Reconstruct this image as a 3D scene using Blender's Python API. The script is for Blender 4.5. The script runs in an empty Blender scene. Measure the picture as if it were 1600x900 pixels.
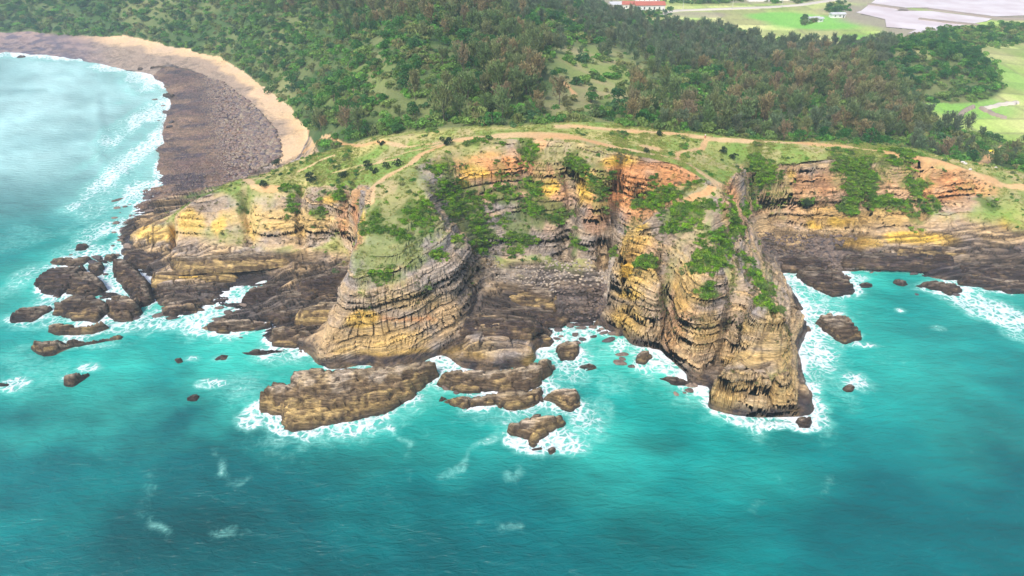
import bpy, math, random, time
import numpy as np
from mathutils import Vector
T0 = time.time()
random.seed(7)
RNG = np.random.default_rng(7)
S = bpy.context.scene
COL = S.collection

# ------------------------------------------------------------------ camera, world, sun, exposure
CAM_H = 120.0
PITCH = math.radians(32.0)
FPX = 1067.0                       # focal length in pixels of the 1600 px wide photograph
CP, SP = math.cos(PITCH), math.sin(PITCH)
cam_data = bpy.data.cameras.new("camera")
cam = bpy.data.objects.new("camera", cam_data)
COL.objects.link(cam)
cam.location = (0, 0, CAM_H)
cam.rotation_euler = (math.pi / 2 - PITCH, 0, 0)
cam_data.sensor_width = 36.0
cam_data.lens = 36.0 * FPX / 1600.0
cam_data.clip_start = 0.5
cam_data.clip_end = 20000.0
S.camera = cam

SUN_EL, SUN_AZ = math.radians(52), math.radians(212)     # azimuth clockwise from +Y
world = bpy.data.worlds.new("World")
S.world = world
world.use_nodes = True
wn = world.node_tree
bg = wn.nodes["Background"]
sky = wn.nodes.new("ShaderNodeTexSky")
sky.sky_type = 'NISHITA'
sky.sun_disc = False
sky.sun_elevation = SUN_EL
sky.sun_rotation = SUN_AZ
sky.air_density = 1.0
sky.dust_density = 3.0
sky.ozone_density = 1.0
wn.links.new(sky.outputs[0], bg.inputs[0])
bg.inputs[1].default_value = 0.088
sun_data = bpy.data.lights.new("sun", 'SUN')
sun_data.energy = 1.5
sun_data.angle = math.radians(14)
sun_data.color = (1.0, 0.95, 0.87)
sun = bpy.data.objects.new("sun", sun_data)
COL.objects.link(sun)
sdir = Vector((math.sin(SUN_AZ) * math.cos(SUN_EL), math.cos(SUN_AZ) * math.cos(SUN_EL), math.sin(SUN_EL)))
sun.rotation_euler = sdir.to_track_quat('Z', 'Y').to_euler()
sun.location = (0, 0, 200)
S.view_settings.view_transform = 'Standard'
S.view_settings.look = 'None'
S.view_settings.gamma = 1.0
S.view_settings.exposure = 1.3
S.render.engine = 'CYCLES'
S.cycles.max_bounces = 6
S.cycles.diffuse_bounces = 3
S.cycles.glossy_bounces = 2
S.cycles.volume_bounces = 1
S.cycles.transparent_max_bounces = 4
S.cycles.use_denoising = True
HAZE_DENSITY = 0.00028

# ------------------------------------------------------------------ helpers
def ground_point(px, py, z=0.0):
    """where the line of sight through a point of the photograph meets the level z"""
    dx = (np.asarray(px, float) - 800.0) / FPX
    dy = (450.0 - np.asarray(py, float)) / FPX
    t = (CAM_H - np.asarray(z, float)) / (SP - dy * CP)
    return dx * t, (CP + dy * SP) * t

def to_photo(x, y, z):
    d = y * CP + (CAM_H - z) * SP
    return 800 + FPX * x / d, 450 - FPX * (y * SP - (CAM_H - z) * CP) / d

_T2 = RNG.random((256, 256)).astype(np.float32)
_T3 = RNG.random((64, 64, 64)).astype(np.float32)
def _sm(f): return f * f * (3 - 2 * f)
def vn2(x, y):
    xi = np.floor(x).astype(np.int64); yi = np.floor(y).astype(np.int64)
    fx = _sm((x - xi).astype(np.float32)); fy = _sm((y - yi).astype(np.float32))
    x0 = xi & 255; x1 = (xi + 1) & 255; y0 = yi & 255; y1 = (yi + 1) & 255
    a = _T2[x0, y0]; b = _T2[x1, y0]; c = _T2[x0, y1]; d = _T2[x1, y1]
    return (a + (b - a) * fx) * (1 - fy) + (c + (d - c) * fx) * fy
def vn3(x, y, z):
    xi = np.floor(x).astype(np.int64); yi = np.floor(y).astype(np.int64); zi = np.floor(z).astype(np.int64)
    fx = _sm((x - xi).astype(np.float32)); fy = _sm((y - yi).astype(np.float32)); fz = _sm((z - zi).astype(np.float32))
    x0 = xi & 63; x1 = (xi + 1) & 63; y0 = yi & 63; y1 = (yi + 1) & 63; z0 = zi & 63; z1 = (zi + 1) & 63
    def lay(zz):
        a = _T3[x0, y0, zz]; b = _T3[x1, y0, zz]; c = _T3[x0, y1, zz]; d = _T3[x1, y1, zz]
        return (a + (b - a) * fx) * (1 - fy) + (c + (d - c) * fx) * fy
    l0 = lay(z0); l1 = lay(z1)
    return l0 + (l1 - l0) * fz
def fb2(x, y, s, o=4, seed=0.0):
    """fractal noise about 0, roughly -0.5..0.5; s = size of the largest features in metres"""
    r = 0.0; a = 1.0; t = 0.0
    for i in range(o):
        r = r + a * vn2(x / s + 17.3 * i + seed, y / s - 9.1 * i + seed * 1.7); t += a; a *= 0.5; s *= 0.49
    return r / t - 0.5
def fb3(x, y, z, s, o=3, seed=0.0):
    r = 0.0; a = 1.0; t = 0.0
    for i in range(o):
        r = r + a * vn3(x / s + 7.3 * i + seed, y / s - 9.1 * i + seed, z / s + 3.7 * i - seed); t += a; a *= 0.5; s *= 0.49
    return r / t - 0.5
def hash1(*k):
    h = np.zeros(np.broadcast(*k).shape, np.uint32) + np.uint32(2166136261)
    for a in k:
        h = (h ^ (np.asarray(a).astype(np.int64) & 0xffffffff).astype(np.uint32)) * np.uint32(16777619)
        h ^= h >> np.uint32(13); h *= np.uint32(0x5bd1e995); h ^= h >> np.uint32(15)
    return (h & np.uint32(0xffffff)).astype(np.float32) / float(0x1000000)
def blocky(x, y, lx, ly, seed, ang=0.0, warp=.5):
    """jointed rock: long blocks set at uneven heights, split by open joints. Returns height 0..1 and groove 0..1"""
    c_, s_ = math.cos(ang), math.sin(ang)
    u = c_ * x + s_ * y; v = -s_ * x + c_ * y
    u = u + lx * warp * 1.6 * fb2(x, y, lx * 1.5, 2, seed); v = v + ly * warp * 2.4 * fb2(x, y, lx * 1.2, 3, seed + 5)
    r = v / ly; ri = np.floor(r); rf = r - ri
    q = u / lx + 3.7 * hash1(ri, int(seed * 10)); q = q * (.6 + .8 * hash1(ri, 77)); qi = np.floor(q); qf = q - qi
    ht = hash1(ri, qi, int(seed * 10) + 3)
    g = np.maximum(sstep(.13, .0, np.minimum(rf, 1 - rf)), sstep(.5 / lx, .0, np.minimum(qf, 1 - qf)))
    return ht, g, rf
def sstep(a, b, x): 
    t = np.clip((x - a) / (b - a), 0, 1); return t * t * (3 - 2 * t)
def mix(a, b, t):
    t = np.asarray(t)[..., None] if np.ndim(a) > np.ndim(t) or np.ndim(b) > np.ndim(t) else t
    return a * (1 - t) + b * t
def in_poly(x, y, poly):
    c = np.zeros(np.shape(x), bool)
    px, py = poly
    n = len(px)
    j = n - 1
    for i in range(n):
        k = ((py[i] > y) != (py[j] > y))
        if py[j] != py[i]:
            c ^= k & (x < (px[j] - px[i]) * (y - py[i]) / (py[j] - py[i]) + px[i])
        j = i
    return c
def photo_poly(pts, z=0.0):
    a = np.array([p if len(p) == 3 else (*p, z) for p in pts], float)
    return ground_point(a[:, 0], a[:, 1], a[:, 2])
def seg_dist(x, y, X, Y):
    """distance to a polyline"""
    best = np.full(np.shape(x), 1e9)
    for i in range(len(X) - 1):
        ax, ay, bx, by = X[i], Y[i], X[i + 1], Y[i + 1]
        L = (bx - ax) ** 2 + (by - ay) ** 2 + 1e-9
        t = np.clip(((x - ax) * (bx - ax) + (y - ay) * (by - ay)) / L, 0, 1)
        best = np.minimum(best, (x - ax - t * (bx - ax)) ** 2 + (y - ay - t * (by - ay)) ** 2)
    return np.sqrt(best)

def tag(o, label=None, cat=None, group=None, kind=None):
    if label: o['label'] = label
    if cat: o['category'] = cat
    if group: o['group'] = group
    if kind: o['kind'] = kind
    return o

def mesh_from(name, V, F, attrs=None, normals=None, smooth=True):
    """V (n,3), F (m,4) or (m,3) -> mesh, with per-vertex float / colour attributes"""
    V = np.ascontiguousarray(V, np.float32); F = np.ascontiguousarray(F, np.int32)
    me = bpy.data.meshes.new(name)
    k = F.shape[1]
    me.vertices.add(len(V)); me.vertices.foreach_set('co', V.ravel())
    me.loops.add(F.size); me.loops.foreach_set('vertex_index', F.ravel())
    me.polygons.add(len(F)); me.polygons.foreach_set('loop_start', np.arange(0, F.size, k, dtype=np.int32))
    me.update(calc_edges=True)
    me.polygons.foreach_set('use_smooth', np.full(len(F), smooth, bool))
    for n, a in (attrs or {}).items():
        if a.ndim == 2:
            at = me.attributes.new(n, 'FLOAT_COLOR', 'POINT')
            c = np.ones((len(V), 4), np.float32); c[:, :3] = a
            at.data.foreach_set('color', c.ravel())
        else:
            at = me.attributes.new(n, 'FLOAT', 'POINT')
            at.data.foreach_set('value', a.astype(np.float32))
    if normals is not None:
        me.normals_split_custom_set_from_vertices(normals.astype(np.float32))
    return me
def obj(name, me, mat=None, parent=None, loc=None):
    o = bpy.data.objects.new(name, me)
    COL.objects.link(o)
    if mat is not None and not me.materials: me.materials.append(mat)
    if parent is not None: o.parent = parent
    if loc is not None: o.location = loc
    return o

# ------------------------------------------------------------------ shape of the land
COAST = [(-420,40),(-200,66),(0,84),(60,86),(130,95),(190,108),(235,120),(258,140),(262,160),(255,185),(248,215),(243,250),
 (238,280),(222,310),(205,335),(190,362),(196,395),(222,422),(238,440),(243,465),(262,500),(300,478),(340,466),(380,450),
 (415,437),(400,462),(365,485),(320,505),(345,520),(400,522),(425,540),(470,543),(500,570),(520,578),(570,580),(640,578),
 (672,568),(700,548),(706,562),(715,578),(760,582),(830,572),(838,548),(850,530),(845,510),(880,500),(905,505),(940,500),
 (955,495),(970,515),(985,540),(1010,545),(1035,548),(1040,570),(1050,580),(1075,598),(1108,612),(1106,636),(1150,650),
 (1200,658),(1262,663),(1266,640),(1258,600),(1256,560),(1262,520),(1250,480),(1240,450),(1225,430),(1225,418),(1270,420),
 (1320,428),(1345,412),(1380,408),(1410,408),(1440,422),(1480,436),(1530,448),(1600,458),(1750,480),(2300,560)]
# each line: points (photo x, photo y, height in metres above the sea)
LINES = [[(x, y, 0.0) for x, y in COAST]]
LINES += [
 # sea bed
 [(-420,60,-1.2),(-200,84,-1),(0,97,-.8),(130,107,-.8),(215,125,-.8),(236,150,-.8),(230,200,-.9),(205,260,-1),(180,320,-1.2),(165,370,-1.5),(175,410,-1.5),(205,455,-1.8),(235,500,-2),(262,525,-2.5),(300,505,-1.5),(345,490,-1.2)],
 [(-420,200,-6),(-100,200,-5),(60,200,-3.5),(150,230,-3),(100,330,-4),(60,430,-5),(150,560,-6),(300,620,-7),(500,640,-8),(700,640,-7),(900,600,-6),(1000,640,-8),(1100,720,-10),(1290,740,-10),(1330,620,-7),(1320,500,-4),(1450,500,-4),(1600,520,-5),(2300,640,-6)],
 [(500,592,-3),(640,596,-3),(690,560,-1.5),(712,600,-2.5),(830,592,-2.5),(868,530,-1.5),(940,515,-1.2),(985,560,-3),(1035,572,-3),(1070,618,-4),(1092,640,-4),(1096,672,-5),(1200,684,-6),(1285,680,-6),(1282,560,-4),(1268,470,-2),(1330,440,-1.2),(1400,424,-1.2),(1480,452,-1.2),(1600,474,-1.5),(1750,500,-2)],
 [(75,436,.35),(110,440,.5),(150,446,.5),(190,470,.45),(215,470,.5)],[(95,484,.4),(150,482,.5),(200,480,.4)],[(150,400,.2),(190,420,.6)],
 # beach back / foot of the wooded slope, round behind the west headland
 [(-420,5,4),(-120,44,4),(0,52,4),(60,54,4),(115,57,4),(200,60,4),(290,78,4),(345,92,4),(380,112,4),(420,142,4),(455,170,4),(475,195,4),(482,215,4),(470,240,4),(455,262,4),(420,282,3.5),(360,302,3),(310,322,3),(260,336,3),(205,348,3)],
 # lower beach terrace
 [(0,66,1.5),(130,78,1.5),(240,98,1.7),(300,110,2),(350,135,2.2),(390,170,2.4),(425,205,2.6),(430,240,2.6),(380,275,2.4),(300,300,2),(230,318,1.5)],
 # west cliff: rim and foot
 [(203,368,4.5),(230,350,9),(262,343,11),(280,334,14),(300,318,18),(330,303,20.5),(355,292,22),(420,291,23),(480,293,25),(520,293,27),(550,294,30),(568,298,34)],
 [(203,382,4),(270,384,6),(350,388,8),(460,386,9),(540,384,9),(560,400,8)],
 [(235,425,4.5),(300,420,5),(370,411,5.5),(440,400,6.2),(520,394,7)],
 [(240,438,2.4),(300,436,2.6),(390,424,3.6),(470,412,4.6),(520,402,5.5)],
 # west plateau and its back edge
 [(355,287,21.5),(400,276,21),(440,264,21),(500,240,24),(560,220,31),(600,213,36),(700,201,40),(800,196,41),(900,190,42),(1050,206,38),(1200,217,32),(1400,227,27),(1500,246,22),(1600,268,16),(1800,300,12)],
 [(500,272,25),(560,262,30),(620,250,35),(670,240,39)],
 # western nose of the bowl: ridge path, flanks
 [(680,240,40),(640,262,39),(605,283,37),(575,300,35)],
 [(575,300,35),(560,335,32),(553,380,27.5),(556,430,22.5),(552,470,16),(542,500,11),(505,530,6),(500,555,2.5)],
 [(562,402,8),(546,432,5),(538,470,4),(515,500,3.4),(470,520,2.6),(440,530,1.2)],
 [(640,330,34.5),(635,365,30.5),(625,400,26.5),(610,425,23)],
 [(552,438,21.5),(600,450,19.5),(650,442,20),(700,417,22),(735,393,21.5),(752,396,17)],
 [(650,275,38),(670,320,34),(700,350,29),(735,385,22.5)],
 [(700,300,31),(735,350,21),(765,396,12)],
 [(755,400,15),(752,430,11),(742,470,7),(722,510,4),(705,540,1)],
 [(540,503,10.5),(600,514,9),(660,505,9.5),(705,478,10.5),(738,440,12)],
 [(512,546,3.6),(560,541,5),(640,541,5),(690,526,4.8),(712,512,5.2)],
 [(430,468,3.2),(480,478,4),(520,474,5)],[(372,482,1.8),(350,500,1.5),(400,506,2),(440,506,2.6)],[(470,520,3.2),(440,530,1.8),(405,520,1.2)],[(262,470,1.5),(300,462,1.8),(350,448,2.2)],[(300,480,.7),(262,486,.8)],
 # rim of the bowl
 [(680,240,40),(700,223,41),(740,217,41.5),(790,214,42),(840,216,42),(900,218,42),(940,232,41.5),(1000,246,41),(1050,256,41),(1090,272,40),(1118,290,40)],
 [(765,398,12),(800,402,11),(840,396,11),(880,402,10),(940,410,9),(956,412,9)],
 [(925,275,35),(930,320,26.5),(930,375,14)],
 [(780,440,7),(830,440,6),(900,445,5.5),(950,450,5)],
 [(720,520,4.6),(770,516,5),(815,520,4.5),(826,536,3.4)],
 [(712,546,4.1),(770,547,4.3),(829,546,3.5)],
 # eastern promontory
 [(1118,290,40),(1110,320,37.5),(1105,350,35),(1110,390,32),(1130,425,28.5),(1165,445,27),(1205,466,25.5),(1232,482,24)],
 [(1060,330,34),(1015,345,32),(985,352,31),(973,375,28.5),(966,400,25),(985,402,26),(1010,404,26),(1038,408,26)],
 [(1040,408,26),(1052,425,26),(1075,437,25),(1110,452,24),(1140,463,22.5),(1149,448,25.5),(1161,464,25),(1169,477,24.8),(1190,480,24.5),(1236,488,23.5)],
 [(1151,530,10),(1143,562,4.5),(1130,576,3.5),(1113,600,1)],
 [(1160,542,13.8),(1180,547,13.6),(1242,546,13.6)],
 [(1122,552,13.2),(1148,556,13.4)],
 [(1119,574,12.5),(1150,586,12),(1200,587,12),(1252,580,12.5)],
 [(1116,607,6.3),(1150,616,6),(1200,622,6),(1258,620,6)],
 [(956,415,8.5),(950,450,4.5),(955,480,1)],
 [(1130,297,34),(1140,340,28),(1152,380,22),(1176,402,18),(1202,430,16),(1236,460,10),(1252,500,5)],
 [(1165,362,8),(1185,395,6),(1215,405,4)],
 # eastern cliff
 [(1130,290,36),(1150,275,33),(1180,262,30),(1230,258,29.5),(1300,250,29),(1350,246,29),(1400,236,29.5),(1435,246,29),(1500,262,25),(1560,280,20),(1600,288,18),(1800,310,14)],
 [(1165,330,14),(1230,328,13),(1300,330,12.5),(1400,332,12),(1460,330,11.5)],
 [(1168,352,6.5),(1220,360,6),(1300,366,6),(1400,368,6),(1460,362,7),(1510,350,10),(1600,372,8),(1800,395,7)],
 [(1235,384,4.6),(1300,386,4.6),(1400,390,4.8),(1505,398,4.8)],
 [(1235,398,2.4),(1320,400,2.2),(1400,402,2.2),(1505,414,2.4),(1600,425,2.5)],
 # hills behind
 [(-200,-40,30),(0,0,22),(150,0,24),(300,0,30),(450,0,38),(600,0,44)],
 [(600,120,44),(650,60,50),(700,10,54),(690,-40,56)],
 [(850,100,42),(860,30,38),(900,8,27)],
 [(500,150,27),(520,190,26)],
 [(1000,150,35),(1000,100,27),(1000,60,17),(1000,35,9)],
 [(1200,150,22),(1200,100,13),(1200,62,7.5)],
 [(900,-5,7),(960,22,7),(1060,28,7),(1200,44,7),(1290,62,7),(1430,62,7),(1600,60,7),(1900,70,7)],
 [(1380,85,21),(1440,78,24),(1500,92,20),(1540,125,12)],
 [(1390,167,9),(1460,166,8.5),(1560,162,8)],
 [(1460,190,8),(1530,205,8),(1600,222,8),(1900,240,8)],
 [(1600,100,7.5),(1600,160,7.5)],
 [(1500,228,16),(1460,205,13)],
 [(900,-25,7),(1250,-25,7),(1900,-25,7)],
]
ROWY = np.concatenate([np.linspace(105, 262, 330, endpoint=False), np.geomspace(262, 7000, 246)])
NR = len(ROWY); UC = 1.2; NC = 640
COLU = np.linspace(-UC, UC, NC)

def solve_surface(lines):
    acc = np.zeros((NC, NR)); cnt = np.zeros((NC, NR))
    for L in lines:
        for (ax, ay, az), (bx, by, bz) in zip(L[:-1], L[1:]):
            n = int(max(abs(bx - ax), abs(by - ay)) * 1.5) + 4
            t = np.linspace(0, 1, n)
            z = az + (bz - az) * t
            X, Y = ground_point(ax + (bx - ax) * t, ay + (by - ay) * t, z)
            # finer, in world space
            X = np.interp(np.linspace(0, n - 1, n * 3), np.arange(n), X); Y = np.interp(np.linspace(0, n - 1, n * 3), np.arange(n), Y)
            z = np.interp(np.linspace(0, n - 1, n * 3), np.arange(n), z)
            c = np.rint((X / Y + UC) / (2 * UC) * (NC - 1)).astype(int); r = np.rint(np.interp(Y, ROWY, np.arange(NR), left=-9, right=-9)).astype(int)
            ok = (c >= 0) & (c < NC) & (r >= 0) & (r < NR)
            np.add.at(acc, (c[ok], r[ok]), z[ok]); np.add.at(cnt, (c[ok], r[ok]), 1)
    acc[:, 0] = -14; cnt[:, 0] = 1
    acc[:, -1] = 7; cnt[:, -1] = 1
    pyr = [(acc, cnt)]
    while min(pyr[-1][0].shape) > 20:
        a, c = pyr[-1]
        m = (a / np.maximum(c, 1)) * (c > 0); k = (c > 0).astype(float)
        pa = m.shape[0] % 2; pb = m.shape[1] % 2
        m = np.pad(m, ((0, pa), (0, pb))); k = np.pad(k, ((0, pa), (0, pb)))
        m = m[::2, ::2] + m[1::2, ::2] + m[::2, 1::2] + m[1::2, 1::2]; k = k[::2, ::2] + k[1::2, ::2] + k[::2, 1::2] + k[1::2, 1::2]
        pyr.append((m, k))
    z = None
    for lev, (a, c) in enumerate(reversed(pyr)):
        fix = c > 0; val = a / np.maximum(c, 1)
        if z is None: z = np.full(a.shape, 5.0)
        else:
            z = np.repeat(np.repeat(z, 2, 0), 2, 1)[:a.shape[0], :a.shape[1]]
        z[fix] = val[fix]
        for it in range(160 if min(a.shape) < 200 else 70):
            p = np.pad(z, 1, mode='edge')
            q = 0.25 * (p[:-2, 1:-1] + p[2:, 1:-1] + p[1:-1, :-2] + p[1:-1, 2:])
            z = np.where(fix, val, q)
    for it in range(2):           # soften the kinks a little
        p = np.pad(z, 1, mode='edge')
        z = 0.5 * z + 0.125 * (p[:-2, 1:-1] + p[2:, 1:-1] + p[1:-1, :-2] + p[1:-1, 2:])
    return z
HB = solve_surface(LINES)
print('surface', time.time() - T0)

def base_h(x, y, G=None):
    G = HB if G is None else G
    c = np.clip((x / y + UC) / (2 * UC) * (NC - 1), 0, NC - 1.001); r = np.clip(np.interp(y, ROWY, np.arange(NR)), 0, NR - 1.001)
    ci = c.astype(int); ri = r.astype(int); fc = c - ci; fr = r - ri
    return (G[ci, ri] * (1 - fc) + G[ci + 1, ri] * fc) * (1 - fr) + (G[ci, ri + 1] * (1 - fc) + G[ci + 1, ri + 1] * fc) * fr
_X = COLU[:, None] * ROWY[None, :]; _Y = np.broadcast_to(ROWY[None, :], (NC, NR))
_dy = np.gradient(HB, axis=1) / np.gradient(ROWY)[None, :]
_dx = np.gradient(HB, axis=0) / (np.gradient(COLU)[:, None] * ROWY[None, :])
def blur(a, n):
    for ax in (0, 1):
        for _ in range(2):
            p = np.pad(a, [(n, n) if i == ax else (0, 0) for i in (0, 1)], mode='edge')
            c = np.cumsum(p, axis=ax); c = np.insert(c, 0, 0, axis=ax)
            a = (np.take(c, np.arange(2 * n + 1, c.shape[ax]), ax) - np.take(c, np.arange(0, c.shape[ax] - 2 * n - 1), ax)) / (2 * n + 1)
    return a
SLOPE = blur(np.hypot(_dx - _dy * 0, _dy), 2)
GX, GY = blur(_dx, 3), blur(_dy, 3)

# ------------------------------------------------------------------ detail: beds, joints, buttresses
def bed_coord(x, y, z):
    """height measured through the layers: level in the east, curving up to the right in the western nose, tilted on the shelf"""
    nose = np.exp(-((x + 28) / 26.0) ** 2) * sstep(200, 178, y)
    g = nose * (0.0085 * np.clip(x + 46, 0, 60) ** 2 + 0.004 * np.clip(-46 - x, 0, 40) ** 2)
    west = sstep(-40, -70, x)
    g = g + west * (0.10 * (x + 60) + 0.12 * (y - 200))
    east = sstep(60, 95, x)
    g = g + east * 0.02 * (x - 60)
    g = g + 1.1 * fb2(x, y, 30, 2, 5.0)
    return z - g
# thickness of the beds
_tb = [-30.0]
_r = np.random.default_rng(3)
while _tb[-1] < 70: _tb.append(_tb[-1] + (0.75 + 3.2 * _r.random() ** 1.7))
BEDS = np.array(_tb)
def beds(b):
    k = np.clip(np.searchsorted(BEDS, b) - 1, 0, len(BEDS) - 2)
    t = BEDS[k + 1] - BEDS[k]
    return k, (b - BEDS[k]) / t, t

def rocky(x, y, h):
    """how far the bare rock relief shows (0 on grass, sand and woods)"""
    s = base_h(x, y, SLOPE)
    return s
FAR_EDGE = photo_poly([(-420,40,4),(345,92,4),(482,215,4),(500,240,24),(560,220,31),(700,201,40),(900,190,42),(1200,217,32),(1400,227,27),(1500,246,22),(1600,268,16),(1800,300,12)])
SANDQ = photo_poly([(-420,8,4),(0,52,4),(200,60,4),(290,78,4),(380,112,4),(455,170,4),(482,215,4),(470,240,4),(425,262,3),(440,235,2.6),(390,170,2.4),(350,135,2.2),(262,100,1.2),(190,108,0),(0,86,0),(-420,44,0)])
BARETOP = photo_poly([(1105,546,14),(1160,541,14),(1245,541,14),(1264,548,14),(1262,592,12),(1110,592,12)])
PONDS = [photo_poly([(1345,17),(1362,4),(1380,-10),(1640,-12),(1760,-8),(1760,22),(1600,24),(1545,26),(1500,20),(1450,12),(1412,12),(1410,15),(1380,20)], 7), photo_poly([(1337,19),(1352,15),(1400,17),(1455,17),(1550,29),(1542,33),(1490,42),(1478,50),(1418,52),(1432,46),(1385,42),(1383,30)], 7)]
BULGE = []; CREVICE = []
for px_, py_, pz_, r_, s_ in [(1000,470,14,7,3.6),(1085,520,12,7,3.4),(1200,520,17,6,1.5),(1190,620,5,9,1.0),(925,330,24,6,3.5),(870,330,24,7,2.5),(610,500,10,16,2.0),(640,548,4,20,1.0),(330,350,14,8,1.6),(430,345,14,8,2.0),(500,345,14,7,1.8),(760,330,24,8,2.0),(1000,290,34,7,2.0),(1260,300,22,8,2.0),(1400,300,20,9,2.5)]:
    X_, Y_ = ground_point(px_, py_, pz_); BULGE.append((float(X_), float(Y_), r_, s_))
for pts_, w_, d_ in [([(1040,402,26),(1042,470,14),(1038,550,1)], 2.3, 24),([(1152,470,22),(1140,530,9),(1110,604,0)], 3.2, 14),([(955,275,38),(958,330,25),(948,402,10)], 3.0, 13),([(268,340,13),(268,384,6)], 1.0, 6),([(545,296,29),(550,385,9)], 2.0, 7),
   ([(1208,585,12),(1208,655,0)], .9, 9),([(1160,590,12),(1162,645,0)], .8, 7),([(890,250,38),(893,330,22),(880,400,10)], 2.6, 9),([(820,230,40),(818,320,25)], 2.0, 4),([(470,294,24),(475,384,9)], 1.6, 4),([(380,292,23),(392,384,8)], 1.6, 4),([(1345,250,28),(1350,330,12)], 2.2, 5),([(1450,255,27),(1445,330,12)], 2.0, 5),([(1230,262,29),(1235,330,13)], 1.8, 4),([(1200,500,19),(1200,536,15)], .8, 4),([(985,360,30),(978,400,25)], 1.0, 3)]:
    a_ = np.array(pts_, float); X_, Y_ = ground_point(a_[:, 0], a_[:, 1], a_[:, 2]); CREVICE.append((list(X_), list(Y_), w_, d_))
PEBBLE = photo_poly([(235,118,1),(262,105,1),(310,115,1.5),(350,130,2),(395,165,2.4),(430,205,2.6),(440,245,2.6),(380,280,2.4),(300,300,2),(235,318,1.5),(205,335,1),(190,362,0),(150,380,0),(180,250,0),(235,200,0)])
RUBBLE = photo_poly([(755,400,12),(800,402,12),(880,402,11),(958,405,10),(958,440,6),(955,495,0),(900,505,0),(870,470,3),(800,440,7),(760,425,10)])
RUBBLE_E = photo_poly([(1160,360,8),(1240,362,7),(1300,372,5),(1300,392,4),(1420,400,3),(1420,418,0),(1340,412,0),(1230,420,0),(1190,400,5)])
def shelf_beds(x, y):
    A = blocky(x, y, 11.0, 2.2, 1.5, .10); B = blocky(x, y, 17.0, 1.9, 4.5, .42, .35)
    w_ = (x < -22) & (x > -92)
    return tuple(np.where(w_, q, p) for p, q in zip(A, B))
def relief(x, y):
    """height of the detailed ground"""
    near = sstep(330, 240, y)
    # buttresses and gullies: the plan of the cliffs wanders in and out
    wx = near * (8.0 * fb2(x, y, 22, 2, 1.0)); wy = near * (11.0 * fb2(x, y, 19, 3, 2.0))
    for bx, by, br, bs in BULGE: wy = wy + bs * np.exp(-((x - bx) ** 2 + ((y - by) * .6) ** 2) / br ** 2)
    h0 = base_h(x, y)
    k = sstep(0.0, 6.0, h0) * (1 - 0.75 * sstep(0.25, 0.0, base_h(x, y, SLOPE)))
    rag = near * sstep(-2.5, 0.0, h0) * sstep(8, 3, h0) * sstep(-120, -95, x + 0 * y) 
    h = base_h(x + wx * k, y + wy * k) + rag * (5.5 * fb2(x * 0.55, y, 11, 3, 21.0))
    for cx_, cy_, cw, cd in CREVICE:
        m = (x > min(cx_) - 12) & (x < max(cx_) + 12) & (y > min(cy_) - 12) & (y < max(cy_) + 12)
        if m.any():
            d = seg_dist(x[m] + 1.2 * fb2(x[m], y[m], 5, 2, 70.), y[m], cx_, cy_)
            h[m] = np.maximum(h[m] - cd * np.exp(-(d / cw) ** 2) * sstep(2, 9, h[m]), np.minimum(h[m], 1.5))
    s = base_h(x + wx * k, y + wy * k, SLOPE)
    steep = sstep(0.35, 0.95, s)
    shelf = sstep(-0.6, 0.6, h) * sstep(13.0, 8.0, h) * near * (1 - in_poly(x, y, SANDQ))
    # tilted ledges on the wave-cut shelf
    ang = 0.18 * fb2(x, y, 40, 2, 8.0) * 6
    wl = 4.2
    west = sstep(-20, -60, x)
    a = (y - 0.12 * x + west * 0.28 * (x + 60) + 7 * fb2(x, y, 26, 3, 3.0)) / wl
    f = a - np.floor(a); kk = np.floor(a)
    pebbly = in_poly(x, y, PEBBLE)
    an = -.06 + .22 * west
    b1, g1, r1 = shelf_beds(x, y)
    b2, g2, r2 = blocky(x, y, 20.0, 7.0, 2.5, -.05)
    pk = np.where(pebbly, .45, 1.0) * shelf * (1 - .92 * steep)
    h = h + pk * (1.7 * (b1 - .5) + 1.1 * (.5 - r1) * .7 - .9 * g1 + 1.5 * (b2 - .5) + .9 * (.5 - r2))
    # jointed tops of the bare buttresses
    tops = (1 - steep) * near * in_poly(x, y, BARETOP)
    b3, g3, r3 = blocky(x, y, 4.6, 3.0, 3.5, .3, .35)
    h = h + tops * (1.3 * (b3 - .5) - 1.0 * g3)
    # beds: treads and risers
    b = bed_coord(x, y, h)
    kb, fbd, t = beds(b)
    tread = sstep(0.30, 0.95, fbd)
    hh = h + (tread - fbd) * t * 0.85
    h = h + (hh - h) * steep * near * sstep(44, 36, h) * 0.95
    # joint-bounded blocks on treads
    rough = (steep * 0.9 + shelf * 0.8) * near
    h = h + rough * (np.where(pebbly, .4, 1.0)) * (1.9 * fb2(x * .42 + .1 * y, y, 7, 5, 4.0) + 0.8 * steep * fb2(x, y, 5, 3, 4.5))
    # rubble under the bowl and on the eastern shelf
    rb = np.maximum(in_poly(x, y, RUBBLE), in_poly(x, y, RUBBLE_E)) * near
    h = h + rb * (1.0 * np.abs(fb2(x, y, 3.0, 2, 6.0)) * 2.2 - 0.2)
    # pastures and woods: gentle lumps
    soft = (1 - steep) * (1 - shelf)
    h = h + soft * sstep(1, 6, h0) * (0.9 * fb2(x, y, 12, 3, 9.0) * near + (1 - near) * 6 * fb2(x, y, 90, 3, 10.0) * sstep(9, 22, h0))
    # the long gullies down the western grassy slope
    far = (y > 400) & (x > 200)
    if np.any(far):
        for P_ in PONDS: h = np.where(far & in_poly(x, y, P_), 6.3, h)
    h = np.where(h0 < -0.9, np.minimum(h, -0.4), h)
    return h


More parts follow.
